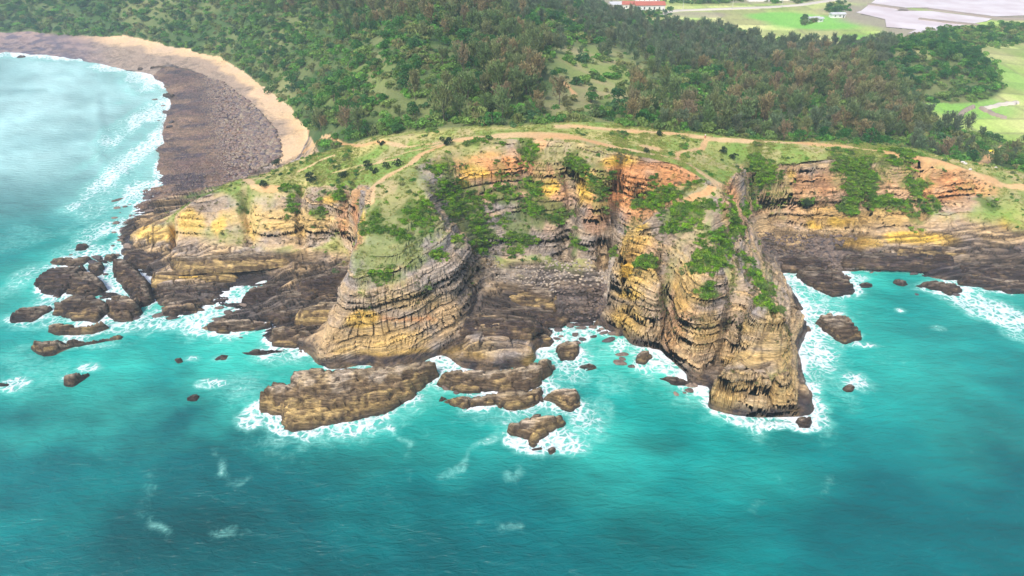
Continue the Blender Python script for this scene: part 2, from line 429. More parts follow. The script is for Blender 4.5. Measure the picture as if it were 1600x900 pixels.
# ------------------------------------------------------------------ the land mesh (rows crowd where the ground is steep)
NCM, NRM = 1420, 740
_uu = np.linspace(-1.12, 1.12, 2001)
_uy = np.linspace(120, 235, 90)
_g = np.abs(np.gradient(base_h(_uu[:, None] * _uy, np.broadcast_to(_uy, (2001, 90))), _uu, axis=0)).mean(1)
_g = np.convolve(np.pad(_g, 25, mode='edge'), np.ones(51) / 51, 'valid')
_w = 1 + np.minimum(_g / 60.0, 2.0)
_w *= np.where(np.abs(_uu) > 1.0, .7, 1)
_cw = np.cumsum(_w); _cw = (_cw - _cw[0]) / (_cw[-1] - _cw[0])
cu = np.interp(np.linspace(0, 1, NCM), _cw, _uu)
print('col weight', _w.min(), _w.max())
yf = np.concatenate([np.linspace(106, 262, 700, endpoint=False), np.geomspace(262, 7000, 500)])
XX = cu[:, None] * yf[None, :]; YY = np.broadcast_to(yf, XX.shape)
H1 = base_h(XX, YY); H2 = relief(XX, YY)
H2 = .5 * H2 + .5 * blur(H2, 2)
dyv = np.diff(YY, axis=1); ym = YY[:, 1:]
w = (np.abs(np.diff(H1, axis=1)) * .5 + np.abs(np.diff(H2, axis=1)) * .5 + .5 * dyv * np.minimum(1, 260 / ym) ** 0.5) / ym
w *= np.where(H1[:, 1:] < -1.5, 0.2, 1.0)
w = blur(w, 5) + 1e-6
cs = np.concatenate([np.zeros((NCM, 1)), np.cumsum(w, 1)], 1); cs /= cs[:, -1:]
GYM = np.empty((NCM, NRM)); tt = np.linspace(0, 1, NRM)
for i in range(NCM): GYM[i] = np.interp(tt, cs[i], yf)
GXM = cu[:, None] * GYM
GZM = relief(GXM, GYM)
print('relief', time.time() - T0)
def grid_normals(X, Y, Z):
    P = np.stack([X, Y, Z], -1)
    a = np.gradient(P, axis=0); b = np.gradient(P, axis=1)
    n = np.cross(a, b); n /= np.linalg.norm(n, axis=-1, keepdims=True) + 1e-9
    return n * np.sign(n[..., 2:3] + 1e-9)
N0 = grid_normals(GXM, GYM, GZM)
# sideways relief of the rock faces: proud and recessed beds, joints
gx, gy = base_h(GXM, GYM, GX), base_h(GXM, GYM, GY)
gl = np.hypot(gx, gy) + 1e-6
hx, hy = -gx / gl, -gy / gl                      # outward, downhill
slope0 = base_h(GXM, GYM, SLOPE)
steepM = sstep(0.45, 1.1, slope0) * sstep(300, 250, GYM) * (GZM > -1)
def rock_profile(X, Y, Z, tx, ty):
    b = bed_coord(X, Y, Z) + 0.15 * fb3(X, Y, Z, 5, 2, 3.0)
    k, f, t = beds(b)
    kb = np.floor(b / 4.7 + 0.3 * fb3(X, Y, Z, 20, 2, 1.0))
    prof = (hash1(k, 11) - 0.5) * 1.5 + (hash1(kb, 21) - 0.5) * 1.5       # hard and soft beds
    gs = sstep(.35, .75, hash1(k, 57)) * (.35 + 1.3 * np.clip(fb3(X, Y, Z, 9, 2, 5.0) + .5, 0, 1))
    groove = -1.15 * gs * (sstep(0.14, 0.0, f) + sstep(0.9, 1.0, f)) * np.minimum(t, 1.2)
    along = X * ty - Y * tx + 2.0 * fb3(X, Y, Z, 9, 2, 6.0)
    wd = 2.2 + 5.5 * hash1(k, 5) ** 2
    c = along / wd + 7 * hash1(k, 6)
    ci = np.floor(c); cf = c - ci
    blk = (hash1(k, ci, 9) - 0.5) * 0.4
    joint = -0.16 * (sstep(0.08, 0.0, cf) + sstep(0.92, 1.0, cf))
    big = along / 10.5 + 0.4 * fb3(X, Y, Z, 14, 2, 8.0)
    bj = -0.9 * sstep(0.07, 0.0, np.abs(big - np.round(big)))
    return prof + groove + blk + joint + bj, k, f, np.maximum(sstep(0.12, 0.0, f) * np.clip(gs * 1.3, 0, 1), sstep(0.05, 0.0, cf) * 0.3)
prof, KB, FB, CR = rock_profile(GXM, GYM, GZM, hx, hy)
amt = steepM * (0.75 + 0.9 * (fb2(GXM, GYM, 20, 2, 12.0) + 0.2))
side = np.abs(hx * GYM - hy * GXM) / np.hypot(GXM, GYM)      # 1 where a face stands along the rows of the mesh
amt = np.clip(amt, 0, 1.1) * (1 - 0.4 * sstep(.8, .97, side)) * (.3 + .7 * sstep(1.5, 7, GZM)) * sstep(-1.0, 1.5, GZM)
lump = 1.9 * fb3(GXM, GYM, GZM, 7, 4, 4.0) * steepM
LX = GXM + hx * (prof * amt + lump); LY = GYM + hy * (prof * amt + lump); LZ = GZM + 0.25 * lump
NRMV = grid_normals(LX, LY, LZ)
print('displaced', time.time() - T0)

# ------------------------------------------------------------------ where things in the photograph stand on the ground
_ts = np.concatenate([np.linspace(108, 300, 900), np.geomspace(300.5, 5000, 500)])
def hit(px, py):
    """point of the ground seen at (px, py)"""
    dx = (px - 800.0) / FPX; dy = (450.0 - py) / FPX
    fy = CP + dy * SP; dz = SP - dy * CP
    Y = _ts; X = dx / fy * Y; Z = CAM_H - dz / fy * Y
    H = base_h(X, Y)
    b = Z <= np.maximum(H, 0)
    i = int(np.argmax(b)) if b.any() else len(_ts) - 1
    return float(X[i]), float(Y[i]), float(max(H[i], 0))
def patch(X, Y, Z, px, py, rx, ry, deep=1.4):
    """soft blob of ground round the point seen at (px, py), sized in pixels of the photograph"""
    cx, cy, cz = hit(px, py)
    m = math.hypot(cy, CAM_H - cz, cx) / FPX * 1.0
    a = math.atan2(CAM_H - cz, cy); ca, sa = math.cos(a), math.sin(a)
    dx = (X - cx); up = (Y - cy) * sa + (Z - cz) * ca; dep = (Y - cy) * ca - (Z - cz) * sa
    R = deep * max(rx, ry) * m * (1.0 if py > 200 else 3.0)
    return (dx / (rx * m)) ** 2 + (up / (ry * m)) ** 2 + (dep / R) ** 2
def blob(X, Y, Z, lst, rough=0.55, size=7.0, soft=0.5):
    w = np.zeros(np.shape(X), np.float32)
    n = fb3(X, Y, Z, size, 4, 30.0) * 2 * rough
    for p in lst:
        s = p[4] if len(p) > 4 else 1.0
        d = np.sqrt(patch(X, Y, Z, *p[:4])) + n
        w = np.maximum(w, s * sstep(1.0 + soft * 0.5, 1.0 - soft, d))
    return w
def line_on_ground(pts):
    P = [hit(*p) for p in pts]
    return [p[0] for p in P], [p[1] for p in P]

YELLOW = [(1200,512,34,20,.5),(1235,515,12,20,.6),(1005,430,40,30,.6),(985,500,24,26,.55),(1065,470,22,30,.5),(1095,520,30,30,.35),(1130,620,40,24,.35),(1215,560,40,20,.4),(1225,610,34,30,.35),(640,470,60,16,.3),(590,530,70,20,.4),(240,365,40,14,.7),(460,350,40,20,.5),(915,285,17,30),(975,250,34,11),(1000,352,16,17),(985,430,26,22),(1062,412,17,22),(1050,435,8,30),(1275,352,16,8),(1318,346,22,8),(1425,372,42,9),(1350,380,35,9,.7),
 (1585,345,36,12,.8),(1235,275,12,7),(860,294,19,13),(722,286,14,10),(745,270,30,12,.8),(520,312,26,8,.8),(345,352,14,16,.8),(300,350,28,18,.7),(395,352,22,22,.6),(560,345,10,30,.8),(980,470,30,10,.8),
 (290,431,48,5,.9),(560,503,26,14,.8),(1180,560,60,14,.45),(600,548,80,8,.4),(1090,470,20,12,.5),(1470,380,20,8,.5),(1190,540,40,8,.3),(990,380,30,40,.6),(1070,450,30,40,.5),(1130,350,14,40,.3),(1230,560,30,40,.35),(1150,600,50,20,.35),(850,560,40,20,0.3),(740,545,40,16,.35),(1340,340,90,14,.4),(430,345,90,24,.45)]
ORANGE = [(760,262,62,22,.8),(850,275,22,40,.6),(1000,300,60,46,.75),(1060,275,30,16,.8),(1140,300,26,34,.6),(1500,285,70,22,.7),(1290,285,60,18,.4),(940,300,22,50,.6),(1110,265,50,8,.7),(745,262,40,22,.6),(830,250,30,14,.5),(985,262,50,10,.8),(1030,262,40,10,.7),(1080,290,20,14,.6),(930,320,16,40,.4),(560,370,14,30,.5),(768,243,22,8),(735,246,16,5),(790,250,12,7),(1000,285,46,10,.8),(1012,305,42,9),(1005,322,34,8,.8),(1040,285,14,14,.8),(560,330,14,30,.7),(540,345,10,30,.5),(1110,262,40,7,.7),(1150,300,16,18,.5),(700,255,30,10,.4),
 (1450,265,34,16,.5),(1530,300,44,9,.8),(1480,305,34,10,.8),(640,500,40,3,.6),(1125,320,14,30,.4),(870,300,30,40,.3),(1000,400,30,30,.3),(1560,280,30,12,.6),(1060,500,20,60,.3),(935,340,20,30,.4)]
PINK = [(780,270,90,40,.6),(860,300,60,60,.5),(1000,300,70,50,.8),(1150,320,30,60,.9),(1130,280,40,18,.7),(1270,310,100,40,.7),(1400,300,70,40,.7),(1480,280,60,40,.9),(1180,300,50,40,.5)]
GREYR = [(850,430,110,16,.8),(620,470,70,24,.5),(720,440,30,50,.7),(830,350,60,50,.5),(560,390,8,40),(480,340,40,20,.5),(860,420,60,30,.6),(900,360,30,40,.5),(680,380,40,40,.6),(690,440,60,40,.7),(760,370,30,40,.7),(430,330,50,20,.5),(1060,480,40,30,.4),(1190,500,30,20,.4),(1250,460,20,60,.7)]
GREEN = [(722,325,26,34),(748,368,22,30),(700,300,16,28),(690,262,20,16),(785,300,26,20),(825,292,18,13),(832,328,24,26),(812,372,20,26),(905,262,22,18),(872,335,20,16),(826,238,14,24),(757,222,26,8),(898,378,9,20),(953,396,12,10),(935,300,12,30,.8),(800,345,20,16,.8),
 (590,358,24,13),(652,335,24,26),(630,372,14,14),(600,432,34,11,.8),(684,400,16,9),(715,375,12,10,.7),(640,420,10,8,.7),
 (1085,335,38,26),(1122,372,26,30),(1108,405,30,22),(1005,407,26,12),(1105,456,14,13),(1176,425,18,22),(1192,448,26,18),(1208,472,20,15),(1165,405,12,14),(1048,306,36,10),(1022,322,26,8),(1088,286,14,7),(1060,350,30,18,.8),(1135,345,14,28),
 (1190,266,22,18),(1345,285,18,30),(1335,318,22,12),(1425,246,34,14),(1432,300,18,36),(1398,320,42,10),(1455,322,15,11),(1310,262,14,10),(1258,318,8,8),(1150,350,9,24),(1545,318,14,8),(1230,340,8,6,.7),
 (322,306,26,11),(345,292,22,10),(378,278,22,6),(456,316,8,24),(452,296,14,6),(503,335,12,9),(492,358,8,8),(532,305,13,9),(375,325,8,6),(585,340,10,20)]
GRASSY = [(620,345,62,46,1.0),(610,400,50,30,1.0),(600,400,44,60,.8),(640,300,50,40,.8),(900,240,70,22,.9),(870,260,40,30,.6),(1090,300,40,14,.7),(1000,350,20,12,.5),(1200,300,60,30,.5),(1380,270,100,22,.6),(1580,300,50,20,.5),(930,270,20,40,.6),(1120,290,30,20,.5),(700,250,40,30,.5),(440,300,90,8,.6)]
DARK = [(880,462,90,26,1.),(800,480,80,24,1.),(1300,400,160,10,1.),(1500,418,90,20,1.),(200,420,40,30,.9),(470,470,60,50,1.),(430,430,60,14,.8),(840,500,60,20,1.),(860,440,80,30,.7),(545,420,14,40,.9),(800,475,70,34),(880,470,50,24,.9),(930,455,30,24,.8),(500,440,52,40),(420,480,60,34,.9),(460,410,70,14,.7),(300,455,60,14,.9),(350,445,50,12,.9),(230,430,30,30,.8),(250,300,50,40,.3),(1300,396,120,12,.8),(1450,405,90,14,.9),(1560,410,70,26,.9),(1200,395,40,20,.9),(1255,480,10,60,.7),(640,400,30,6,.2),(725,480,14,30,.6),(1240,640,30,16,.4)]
PATHS = [
 ([(577,315),(580,296),(603,277),(640,257),(660,240),(700,223),(760,213),(840,210),(900,215),(960,231),(1030,245),(1070,257),(1100,273),(1120,287)],1.5),
 ([(1120,287),(1112,298),(1092,308),(1075,318)],1.1),
 ([(780,212),(800,210),(850,211),(895,214)],3.0),
 ([(870,197),(930,200),(1000,205),(1060,212),(1100,218),(1180,220),(1250,224),(1330,230),(1400,240)],1.2),
 ([(470,238),(560,228),(640,228),(700,220)],0.7),([(470,266),(500,252),(520,245)],1.0),([(352,288),(395,289),(432,293)],1.2),([(540,300),(575,300)],0.9),
 ([(840,213),(846,235)],1.6),([(1058,252),(1060,240),(1095,237),(1102,221)],0.7),([(1010,231),(1022,233)],2.6),
 ([(1435,246),(1470,252),(1500,262),(1560,284)],1.8),([(1530,256),(1548,242),(1567,228)],1.3),([(880,125),(895,140),(900,150)],1.0),([(860,30),(900,33)],2.0),([(1560,283),(1600,290)],1.0),
 ([(905,0),(940,8),(975,24)],2.4),([(620,250),(560,262),(520,272)],.6),([(700,222),(640,238),(600,250),(560,270)],.5)]
FAR_ROAD = [(1030,23),(1042,18),(1060,15.5),(1130,13),(1200,10.5),(1250,7),(1290,1),(1330,-6)]

far_u = FAR_EDGE[0] / FAR_EDGE[1]; _o = np.argsort(far_u)
def beyond(x, y):
    """metres behind the front edge of the woods"""
    return y - np.interp(x / y, far_u[_o], FAR_EDGE[1][_o])

C = lambda r, g, b: np.array([r, g, b], np.float32)
def rock_colour(X, Y, Z, cr, dark_top=2.6, tone=0.5):
    """bare rock: tan and grey beds, dark below the splash line"""
    b = bed_coord(X, Y, Z)
    k, f, t = beds(b)
    n1 = fb3(X, Y, Z, 9, 4, 50.0); n2 = fb3(X, Y, Z, 2.2, 3, 60.0); n3 = fb3(X, Y, Z * 5, 12, 3, 70.0)
    tan = C(.62, .43, .225); grey = C(.36, .305, .27); brown = C(.38, .24, .12)
    q = np.clip(tone + 1.8 * n1 + (hash1(k, 31) - 0.5) * 0.9 + 0.7 * n2, 0, 1)
    c = mix(np.broadcast_to(grey, X.shape + (3,)), tan, q)
    c = mix(c, brown, np.clip(1.6 * n3 + 0.15, 0, 1) * 0.65)
    streak = sstep(0.12, 0.32, fb3(X, Y, Z * 0.25, 2.4, 3, 75.0))
    c = mix(c, C(.16, .125, .105), 0.4 * streak)
    c = mix(c, C(.05, .04, .035), np.clip(cr, 0, 1) * 0.5)  # dark dirt in the grooves, also standing in for crevice shade
    top = dark_top + 5.0 * n1 + 2.0 * n2
    wet = sstep(top + 1.2, top - 0.8, Z)
    dk = mix(np.broadcast_to(C(.06, .046, .046), X.shape + (3,)), C(.22, .15, .085), np.clip(0.3 + 2.2 * n2 + 1.2 * n3, 0, 1))
    dk = mix(dk, C(.035, .03, .035), sstep(0.1, 0.4, -n2 * 1.5 + cr * 0.5))
    return mix(c, dk, wet), wet

# ------------------------------------------------------------------ what covers the land
X, Y, Z = LX, LY, LZ
near = Y < 330
def nearly(f, *a, **k):
    """evaluate only on the near part of the land"""
    r = np.zeros(X.shape, np.float32); r[near] = f(X[near], Y[near], Z[near], *a, **k); return r
rc, wetM = rock_colour(X, Y, Z, CR * steepM, tone=0.55)
w_y = nearly(blob, YELLOW, .8, 6.0); w_o = nearly(blob, ORANGE, .8, 6.0); w_p = nearly(blob, PINK, .7, 9.0); w_g = nearly(blob, GREYR, .8, 8.0)
w_v = nearly(blob, GREEN, 1.3, 5.0, .35); w_gr = nearly(blob, GRASSY, 1.0, 7.0)
bedvar = hash1(KB, 41) * 0.5 + 0.75
c = rc
c = mix(c, C(.25, .235, .23) * (0.8 + 0.5 * hash1(KB, 43))[..., None], w_g * 0.75 * (1 - wetM))
c = mix(c, C(.70, .40, .20) * bedvar[..., None], w_p * 0.9 * (1 - wetM))
c = mix(c, C(.78, .33, .11) * bedvar[..., None], w_o * 0.92)
c = mix(c, C(.82, .52, .08) * bedvar[..., None], w_y * 0.92)
c = mix(c, C(.03, .023, .018), np.clip(CR * steepM, 0, 1) * 0.8)  # bed grooves darkened again: crevice shade painted into the colour
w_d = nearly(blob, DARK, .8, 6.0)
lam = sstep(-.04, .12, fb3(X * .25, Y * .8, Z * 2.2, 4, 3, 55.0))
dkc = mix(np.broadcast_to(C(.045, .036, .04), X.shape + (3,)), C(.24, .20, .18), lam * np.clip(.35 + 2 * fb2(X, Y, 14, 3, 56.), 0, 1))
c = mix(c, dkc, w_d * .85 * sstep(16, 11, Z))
shelfM = sstep(13, 8, Z) * (1 - steepM) * near * (~in_poly(X, Y, SANDQ))
b1, gg1, r1 = shelf_beds(X, Y); b2, gg2, r2 = blocky(X, Y, 20.0, 7.0, 2.5, -.05)
seam = np.maximum(np.maximum(gg1, gg2 * .8), sstep(.72, 1., r1) * .5) * shelfM
c = mix(c, c * (.7 + .6 * b1)[..., None], shelfM)
c = mix(c, C(.022, .018, .018), seam * .88)  # near-black seams: shade between the ledges painted in
b3, gg3, r3 = blocky(X, Y, 4.6, 3.0, 3.5, .3, .35)
topM = in_poly(X, Y, BARETOP) & (Z > 8)
c = mix(c, C(.10, .07, .045), gg3 * topM * .6)  # joints darkened, crevice shade put into the colour
# turf
g1 = fb2(X, Y, 14, 4, 80.0); g2 = fb2(X, Y, 3, 3, 81.0)
flat = sstep(0.95, 0.55, slope0 + 0.5 * g2) * sstep(8, 11, GZM + 5 * g1) * np.maximum(1 - steepM, 0.0)
turf = mix(np.broadcast_to(C(.17, .28, .045), X.shape + (3,)), C(.46, .40, .15), np.clip(0.42 + 2.4 * g1 + 0.9 * g2, 0, 1))
bare = nearly(blob, [(1185,560,85,34),(1195,520,80,40),(1150,480,60,26,.9),(1010,395,50,12,.6),(770,520,70,40)], .4, 6.0)
flat = flat * (1 - bare)
w_turf = np.clip(np.maximum(flat * 0.95, w_gr * sstep(-0.2, 0.15, g2 + w_gr * 0.35 - 0.1) * 0.9), 0, 1)
turf = mix(turf, C(.20, .165, .10), w_gr * 0.5)
c = mix(c, turf, w_turf)
wild = sstep(.16, .27, fb3(X, Y, Z, 7, 4, 77.0)) * steepM * sstep(9, 16, Z) * near * .8       # stray tufts all over the faces
w_v = np.maximum(w_v, wild * .8)
c = mix(c, C(.08, .13, .022), w_v * 0.8)
# bay: boulders strewn shore, sand
bd = beyond(X, Y)
peb = in_poly(X, Y, PEBBLE) & (Z > -2)
p1 = fb2(X, Y, 20, 4, 90.0); p2 = vn2(X / .8, Y / .8); p3 = fb2(X * 0.5, Y, 7, 3, 92.0)
pc = mix(np.broadcast_to(C(.15, .085, .07), X.shape + (3,)), C(.30, .20, .11), np.clip(0.4 + 2 * p1, 0, 1))
pc = mix(pc, C(.06, .045, .06), sstep(0.0, 0.13, p3) * 0.85)
pc = mix(pc, C(.05, .04, .05), sstep(.02, .12, fb2(X * .3 + Y * .1, Y, 5, 3, 98.)) * sstep(262, 240, Y) * .8)
pc = mix(pc, C(.32, .18, .13), sstep(0.05, 0.3, p1) * .5)
pb, pg, pr = blocky(X, Y, 16.0, 3.2, 5.5, .12, .7)
pc = mix(pc, C(.045, .035, .045), np.clip(pg + sstep(.6, 1., pr) * .7, 0, 1) * (.25 + .6 * sstep(275, 235, Y) + .5 * sstep(0, .1, p3)))
c = np.where(peb[..., None], pc * (0.55 + 0.9 * p2)[..., None], c)
SANDP = photo_poly([(-420,8,4),(0,52,4),(60,54,4),(115,57,4),(200,60,4),(290,78,4),(345,92,4),(380,112,4),(420,142,4),(455,170,4),(475,195,4),(482,215,4),(470,240,4),(448,258,4),(425,262,3),(440,235,2.6),(425,205,2.6),(390,170,2.4),(350,135,2.2),(300,110,1.7),(262,100,1.2),(240,118,0),(190,108,0),(130,97,0),(60,88,0),(0,86,0),(-420,44,0)])
sand = in_poly(X + 3 * fb2(X, Y, 18, 3, 95.), Y + 6 * fb2(X, Y, 18, 3, 94.), SANDP) & (Z > -1)
sc = mix(np.broadcast_to(C(.70, .47, .25), X.shape + (3,)), C(.58, .42, .28), np.clip(.4 + 2 * p1, 0, 1))
sc = mix(sc, C(.32, .24, .19), sstep(3.5, 2.8, Z + 2.8 * p1) * 0.85)
westrock = sstep(-222, -250, X / Y * 400)
sc = mix(sc, mix(np.broadcast_to(C(.30, .21, .20), X.shape + (3,)), C(.12, .10, .14), sstep(-.05, .1, p3 + fb2(X, Y, 5, 2, 97.))), westrock * .9)
c = np.where(sand[..., None], sc, c)
# hills: scrub and leaf litter under the trees
hill = sstep(-3, 4, bd + 8 * g1) * (Z > 3.0) * (~sand)
hc = mix(np.broadcast_to(C(.05, .10, .025), X.shape + (3,)), C(.17, .19, .07), np.clip(0.35 + 2.6 * fb2(X, Y, 30, 4, 101.), 0, 1))
clr = np.zeros(X.shape, np.float32); m_ = hill > .1; clr[m_] = blob(X[m_], Y[m_], Z[m_], [(940,115,90,55,.9),(900,160,60,30,.7),(1440,85,30,6,1.),(870,28,36,7,1.),(570,120,70,40,.5),(430,170,50,40,.4)], rough=.5, size=30., soft=.6)
hc = mix(hc, mix(np.broadcast_to(C(.24, .30, .08), X.shape + (3,)), C(.38, .32, .16), np.clip(.4 + 3 * fb2(X, Y, 14, 3, 107.), 0, 1)), clr)
c = mix(c, hc, hill)
# plain: paddies, ponds, village ground
FIELDP = photo_poly([(1400,166),(1452,186),(1490,206),(1540,216),(1600,224),(1750,232),(1750,50),(1560,62),(1500,72),(1548,108),(1574,140),(1562,163),(1460,163)], 8.5)
infield = in_poly(X, Y, FIELDP)
plain = np.maximum(sstep(8.9, 8.3, Z) * (bd > 12) * (X > 20), infield)
fc = mix(np.broadcast_to(C(.30, .42, .09), X.shape + (3,)), C(.46, .46, .18), np.clip(.5 + 3 * fb2(X * 2, Y, 60, 3, 103.), 0, 1))
plot = hash1(np.floor(X / 45 + .3 * fb2(X, Y, 200, 2, 1.)), np.floor(Y / 22 + .4), 5)
fc = fc * (0.68 + 0.64 * plot)[..., None]
fu = X / 45 + .3 * fb2(X, Y, 200, 2, 1.); fv = Y / 22 + .4
edge_ = np.maximum(sstep(.05, .0, np.minimum(fu - np.floor(fu), np.ceil(fu) - fu)), sstep(.10, .0, np.minimum(fv - np.floor(fv), np.ceil(fv) - fv)))
fc = mix(fc, C(.20, .19, .10), edge_ * .55)
fc = fc * (.88 + .24 * vn2(X / 1.5, Y / 9))[..., None]
fr = [np.where(Y > 230, 1, 0)]
def farblob(lst, **k):
    r = np.zeros(X.shape, np.float32); m = (Y > 230) & (Y < 2500); r[m] = blob(X[m], Y[m], Z[m], lst, **k); return r
brt = farblob([(1265,35,70,11),(1230,28,60,8),(1500,165,70,18,.6),(1340,62,40,6,.7),(1570,120,30,30,.4)], rough=.25, size=30., soft=.3)
fc = mix(fc, C(.16, .46, .06), brt * .85)
mud = farblob([(1400,28,75,22),(1430,52,50,8),(1480,8,60,12),(1560,25,40,6),(1090,24,40,5,.8),(1350,3,30,6,.8),(1180,3,90,3,.7),(930,3,40,12,.8)], rough=.3, size=40., soft=.3)
fc = mix(fc, C(.30, .24, .20), mud * .85)
c = mix(c, fc, plain)
LANDP = plain
# worn paths
pathw = np.zeros(X.shape)
for pts, wd in PATHS:
    m = (Y < 700) & (Z > 5)
    px_, py_ = line_on_ground(pts)
    d = seg_dist(X[m], Y[m], px_, py_) + 1.3 * fb2(X[m], Y[m], 5, 2, 110.)
    pathw[m] = np.maximum(pathw[m], sstep(wd * 1.5, wd * 0.85, d))
c = mix(c, mix(np.broadcast_to(C(.60, .41, .22), X.shape + (3,)), C(.58, .33, .15), np.clip(.5 + 3 * g1, 0, 1)), pathw * .92)
# bare earth round the paths
earth = (1 - hill) * flat * sstep(.08, .22, fb2(X, Y, 8, 3, 120.) + 0.0)
c = mix(c, C(.45, .33, .19), earth * .55)
grain = 0.88 + 0.24 * vn2(X * 2.1, Y * 2.1 + Z * 2.1)
c = np.clip(c * grain[..., None], 0.01, 0.9)
print('painted', time.time() - T0)

# ------------------------------------------------------------------ materials
def new_mat(name):
    m = bpy.data.materials.new(name); m.use_nodes = True
    return m, m.node_tree, m.node_tree.nodes['Principled BSDF']
def node(nt, kind, **kw):
    n = nt.nodes.new(kind)
    for k, v in kw.items():
        if k in n.inputs.keys() if isinstance(k, str) else False: n.inputs[k].default_value = v
        else: setattr(n, k, v)
    return n
def ground_material(name, bump=0.6, scale=1.0, strat=2.6):
    m, nt, b = new_mat(name); L = nt.links.new
    at = node(nt, 'ShaderNodeAttribute', attribute_name='tint')
    wt = node(nt, 'ShaderNodeAttribute', attribute_name='wet')
    rk = node(nt, 'ShaderNodeAttribute', attribute_name='rock')
    tc = node(nt, 'ShaderNodeNewGeometry')
    mp = node(nt, 'ShaderNodeMapping'); mp.inputs['Scale'].default_value = (1, 1, strat); L(tc.outputs['Position'], mp.inputs[0])
    n1 = node(nt, 'ShaderNodeTexNoise'); n1.inputs['Scale'].default_value = 0.9 * scale; n1.inputs['Detail'].default_value = 7; n1.inputs['Roughness'].default_value = .68
    L(mp.outputs[0], n1.inputs['Vector'])
    bd_ = node(nt, 'ShaderNodeAttribute', attribute_name='bed')
    sx_ = node(nt, 'ShaderNodeSeparateXYZ'); L(tc.outputs['Position'], sx_.inputs[0])
    cx_ = node(nt, 'ShaderNodeCombineXYZ'); L(sx_.outputs['X'], cx_.inputs['X']); L(sx_.outputs['Y'], cx_.inputs['Y']); L(bd_.outputs['Fac'], cx_.inputs['Z'])
    ms_ = node(nt, 'ShaderNodeMapping'); ms_.inputs['Scale'].default_value = (.22, .22, 2.4); L(cx_.outputs[0], ms_.inputs[0])
    n2 = node(nt, 'ShaderNodeTexNoise'); n2.inputs['Scale'].default_value = .8; n2.inputs['Detail'].default_value = 5; n2.inputs['Roughness'].default_value = .6; n2.inputs['Distortion'].default_value = .3; L(ms_.outputs[0], n2.inputs['Vector'])
    cr = node(nt, 'ShaderNodeMapRange'); cr.inputs['From Min'].default_value = .40; cr.inputs['From Max'].default_value = .54; L(n2.outputs['Fac'], cr.inputs['Value'])
    lamv = node(nt, 'ShaderNodeMapRange'); lamv.inputs['To Min'].default_value = .72; lamv.inputs['To Max'].default_value = 1.06; L(cr.outputs[0], lamv.inputs['Value'])
    lamx = node(nt, 'ShaderNodeMix', data_type='FLOAT'); L(rk.outputs['Fac'], lamx.inputs[0]); lamx.inputs[2].default_value = 1.0; L(lamv.outputs[0], lamx.inputs[3])
    # fine tone variation
    v = node(nt, 'ShaderNodeMapRange'); v.inputs['From Min'].default_value = .3; v.inputs['From Max'].default_value = .7; v.inputs['To Min'].default_value = .62; v.inputs['To Max'].default_value = 1.38
    L(n1.outputs['Fac'], v.inputs['Value'])
    vr_ = node(nt, 'ShaderNodeMath', operation='MULTIPLY_ADD'); L(rk.outputs['Fac'], vr_.inputs[0]); vr_.inputs[1].default_value = .6; vr_.inputs[2].default_value = .35
    vx_ = node(nt, 'ShaderNodeMix', data_type='FLOAT'); L(vr_.outputs[0], vx_.inputs[0]); vx_.inputs[2].default_value = 1.0; L(v.outputs[0], vx_.inputs[3])
    vl = node(nt, 'ShaderNodeMath', operation='MULTIPLY'); L(vx_.outputs[0], vl.inputs[0]); L(lamx.outputs[0], vl.inputs[1])
    mu = node(nt, 'ShaderNodeVectorMath', operation='SCALE'); L(at.outputs['Color'], mu.inputs[0]); L(vl.outputs[0], mu.inputs['Scale'])
    L(mu.outputs[0], b.inputs['Base Color'])
    mm = node(nt, 'ShaderNodeMath', operation='MULTIPLY_ADD'); L(cr.outputs[0], mm.inputs[0]); mm.inputs[1].default_value = .45; L(n1.outputs['Fac'], mm.inputs[2])
    bp = node(nt, 'ShaderNodeBump'); bp.inputs['Distance'].default_value = .9
    st = node(nt, 'ShaderNodeMath', operation='MULTIPLY_ADD'); L(rk.outputs['Fac'], st.inputs[0]); st.inputs[1].default_value = bump; st.inputs[2].default_value = .2
    L(st.outputs[0], bp.inputs['Strength']); L(mm.outputs[0], bp.inputs['Height']); L(bp.outputs[0], b.inputs['Normal'])
    r = node(nt, 'ShaderNodeMapRange'); r.inputs['To Min'].default_value = .95; r.inputs['To Max'].default_value = .45; L(wt.outputs['Fac'], r.inputs['Value']); L(r.outputs[0], b.inputs['Roughness'])
    b.inputs['Specular IOR Level'].default_value = .3
    return m
M_LAND = ground_material('land')

# ------------------------------------------------------------------ the land as named pieces of the setting
V = np.stack([LX, LY, LZ], -1).reshape(-1, 3)
I = np.arange(NCM * NRM).reshape(NCM, NRM)
F = np.stack([I[:-1, :-1], I[1:, :-1], I[1:, 1:], I[:-1, 1:]], -1).reshape(-1, 4)
tint = c.reshape(-1, 3); bedA = bed_coord(LX, LY, LZ).reshape(-1); wetA = (wetM * (1 - w_turf)).reshape(-1); rockA = np.clip(np.maximum(np.maximum(steepM, wetM), np.maximum(shelfM, topM * 1.0)) * (1 - w_turf) * (1 - w_v) * (1 - hill), 0, 1).reshape(-1)
NV = NRMV.reshape(-1, 3)
fc4 = lambda a: a.reshape(-1)[F].mean(1)
fz = fc4(LZ); fy_ = fc4(LY)
keep = (V[F][:, :, 2].max(1) > -2.2)
cls = np.full(len(F), 3)                                    # headland turf
cls[(fc4(steepM) > .35)] = 0                                # cliff
cls[(fz < 7.5) & (fy_ < 300)] = 1                           # shelf
cls[(fc4(hill) > .5)] = 4
cls[(fc4(LANDP) > .5)] = 5
cls[fc4(sand.astype(float)) > .5] = 6
cls[fc4(peb.astype(float)) > .5] = 7
cls[(fc4(pathw) > .5) & ((cls == 3) | (cls == 4) | (cls == 0))] = 2
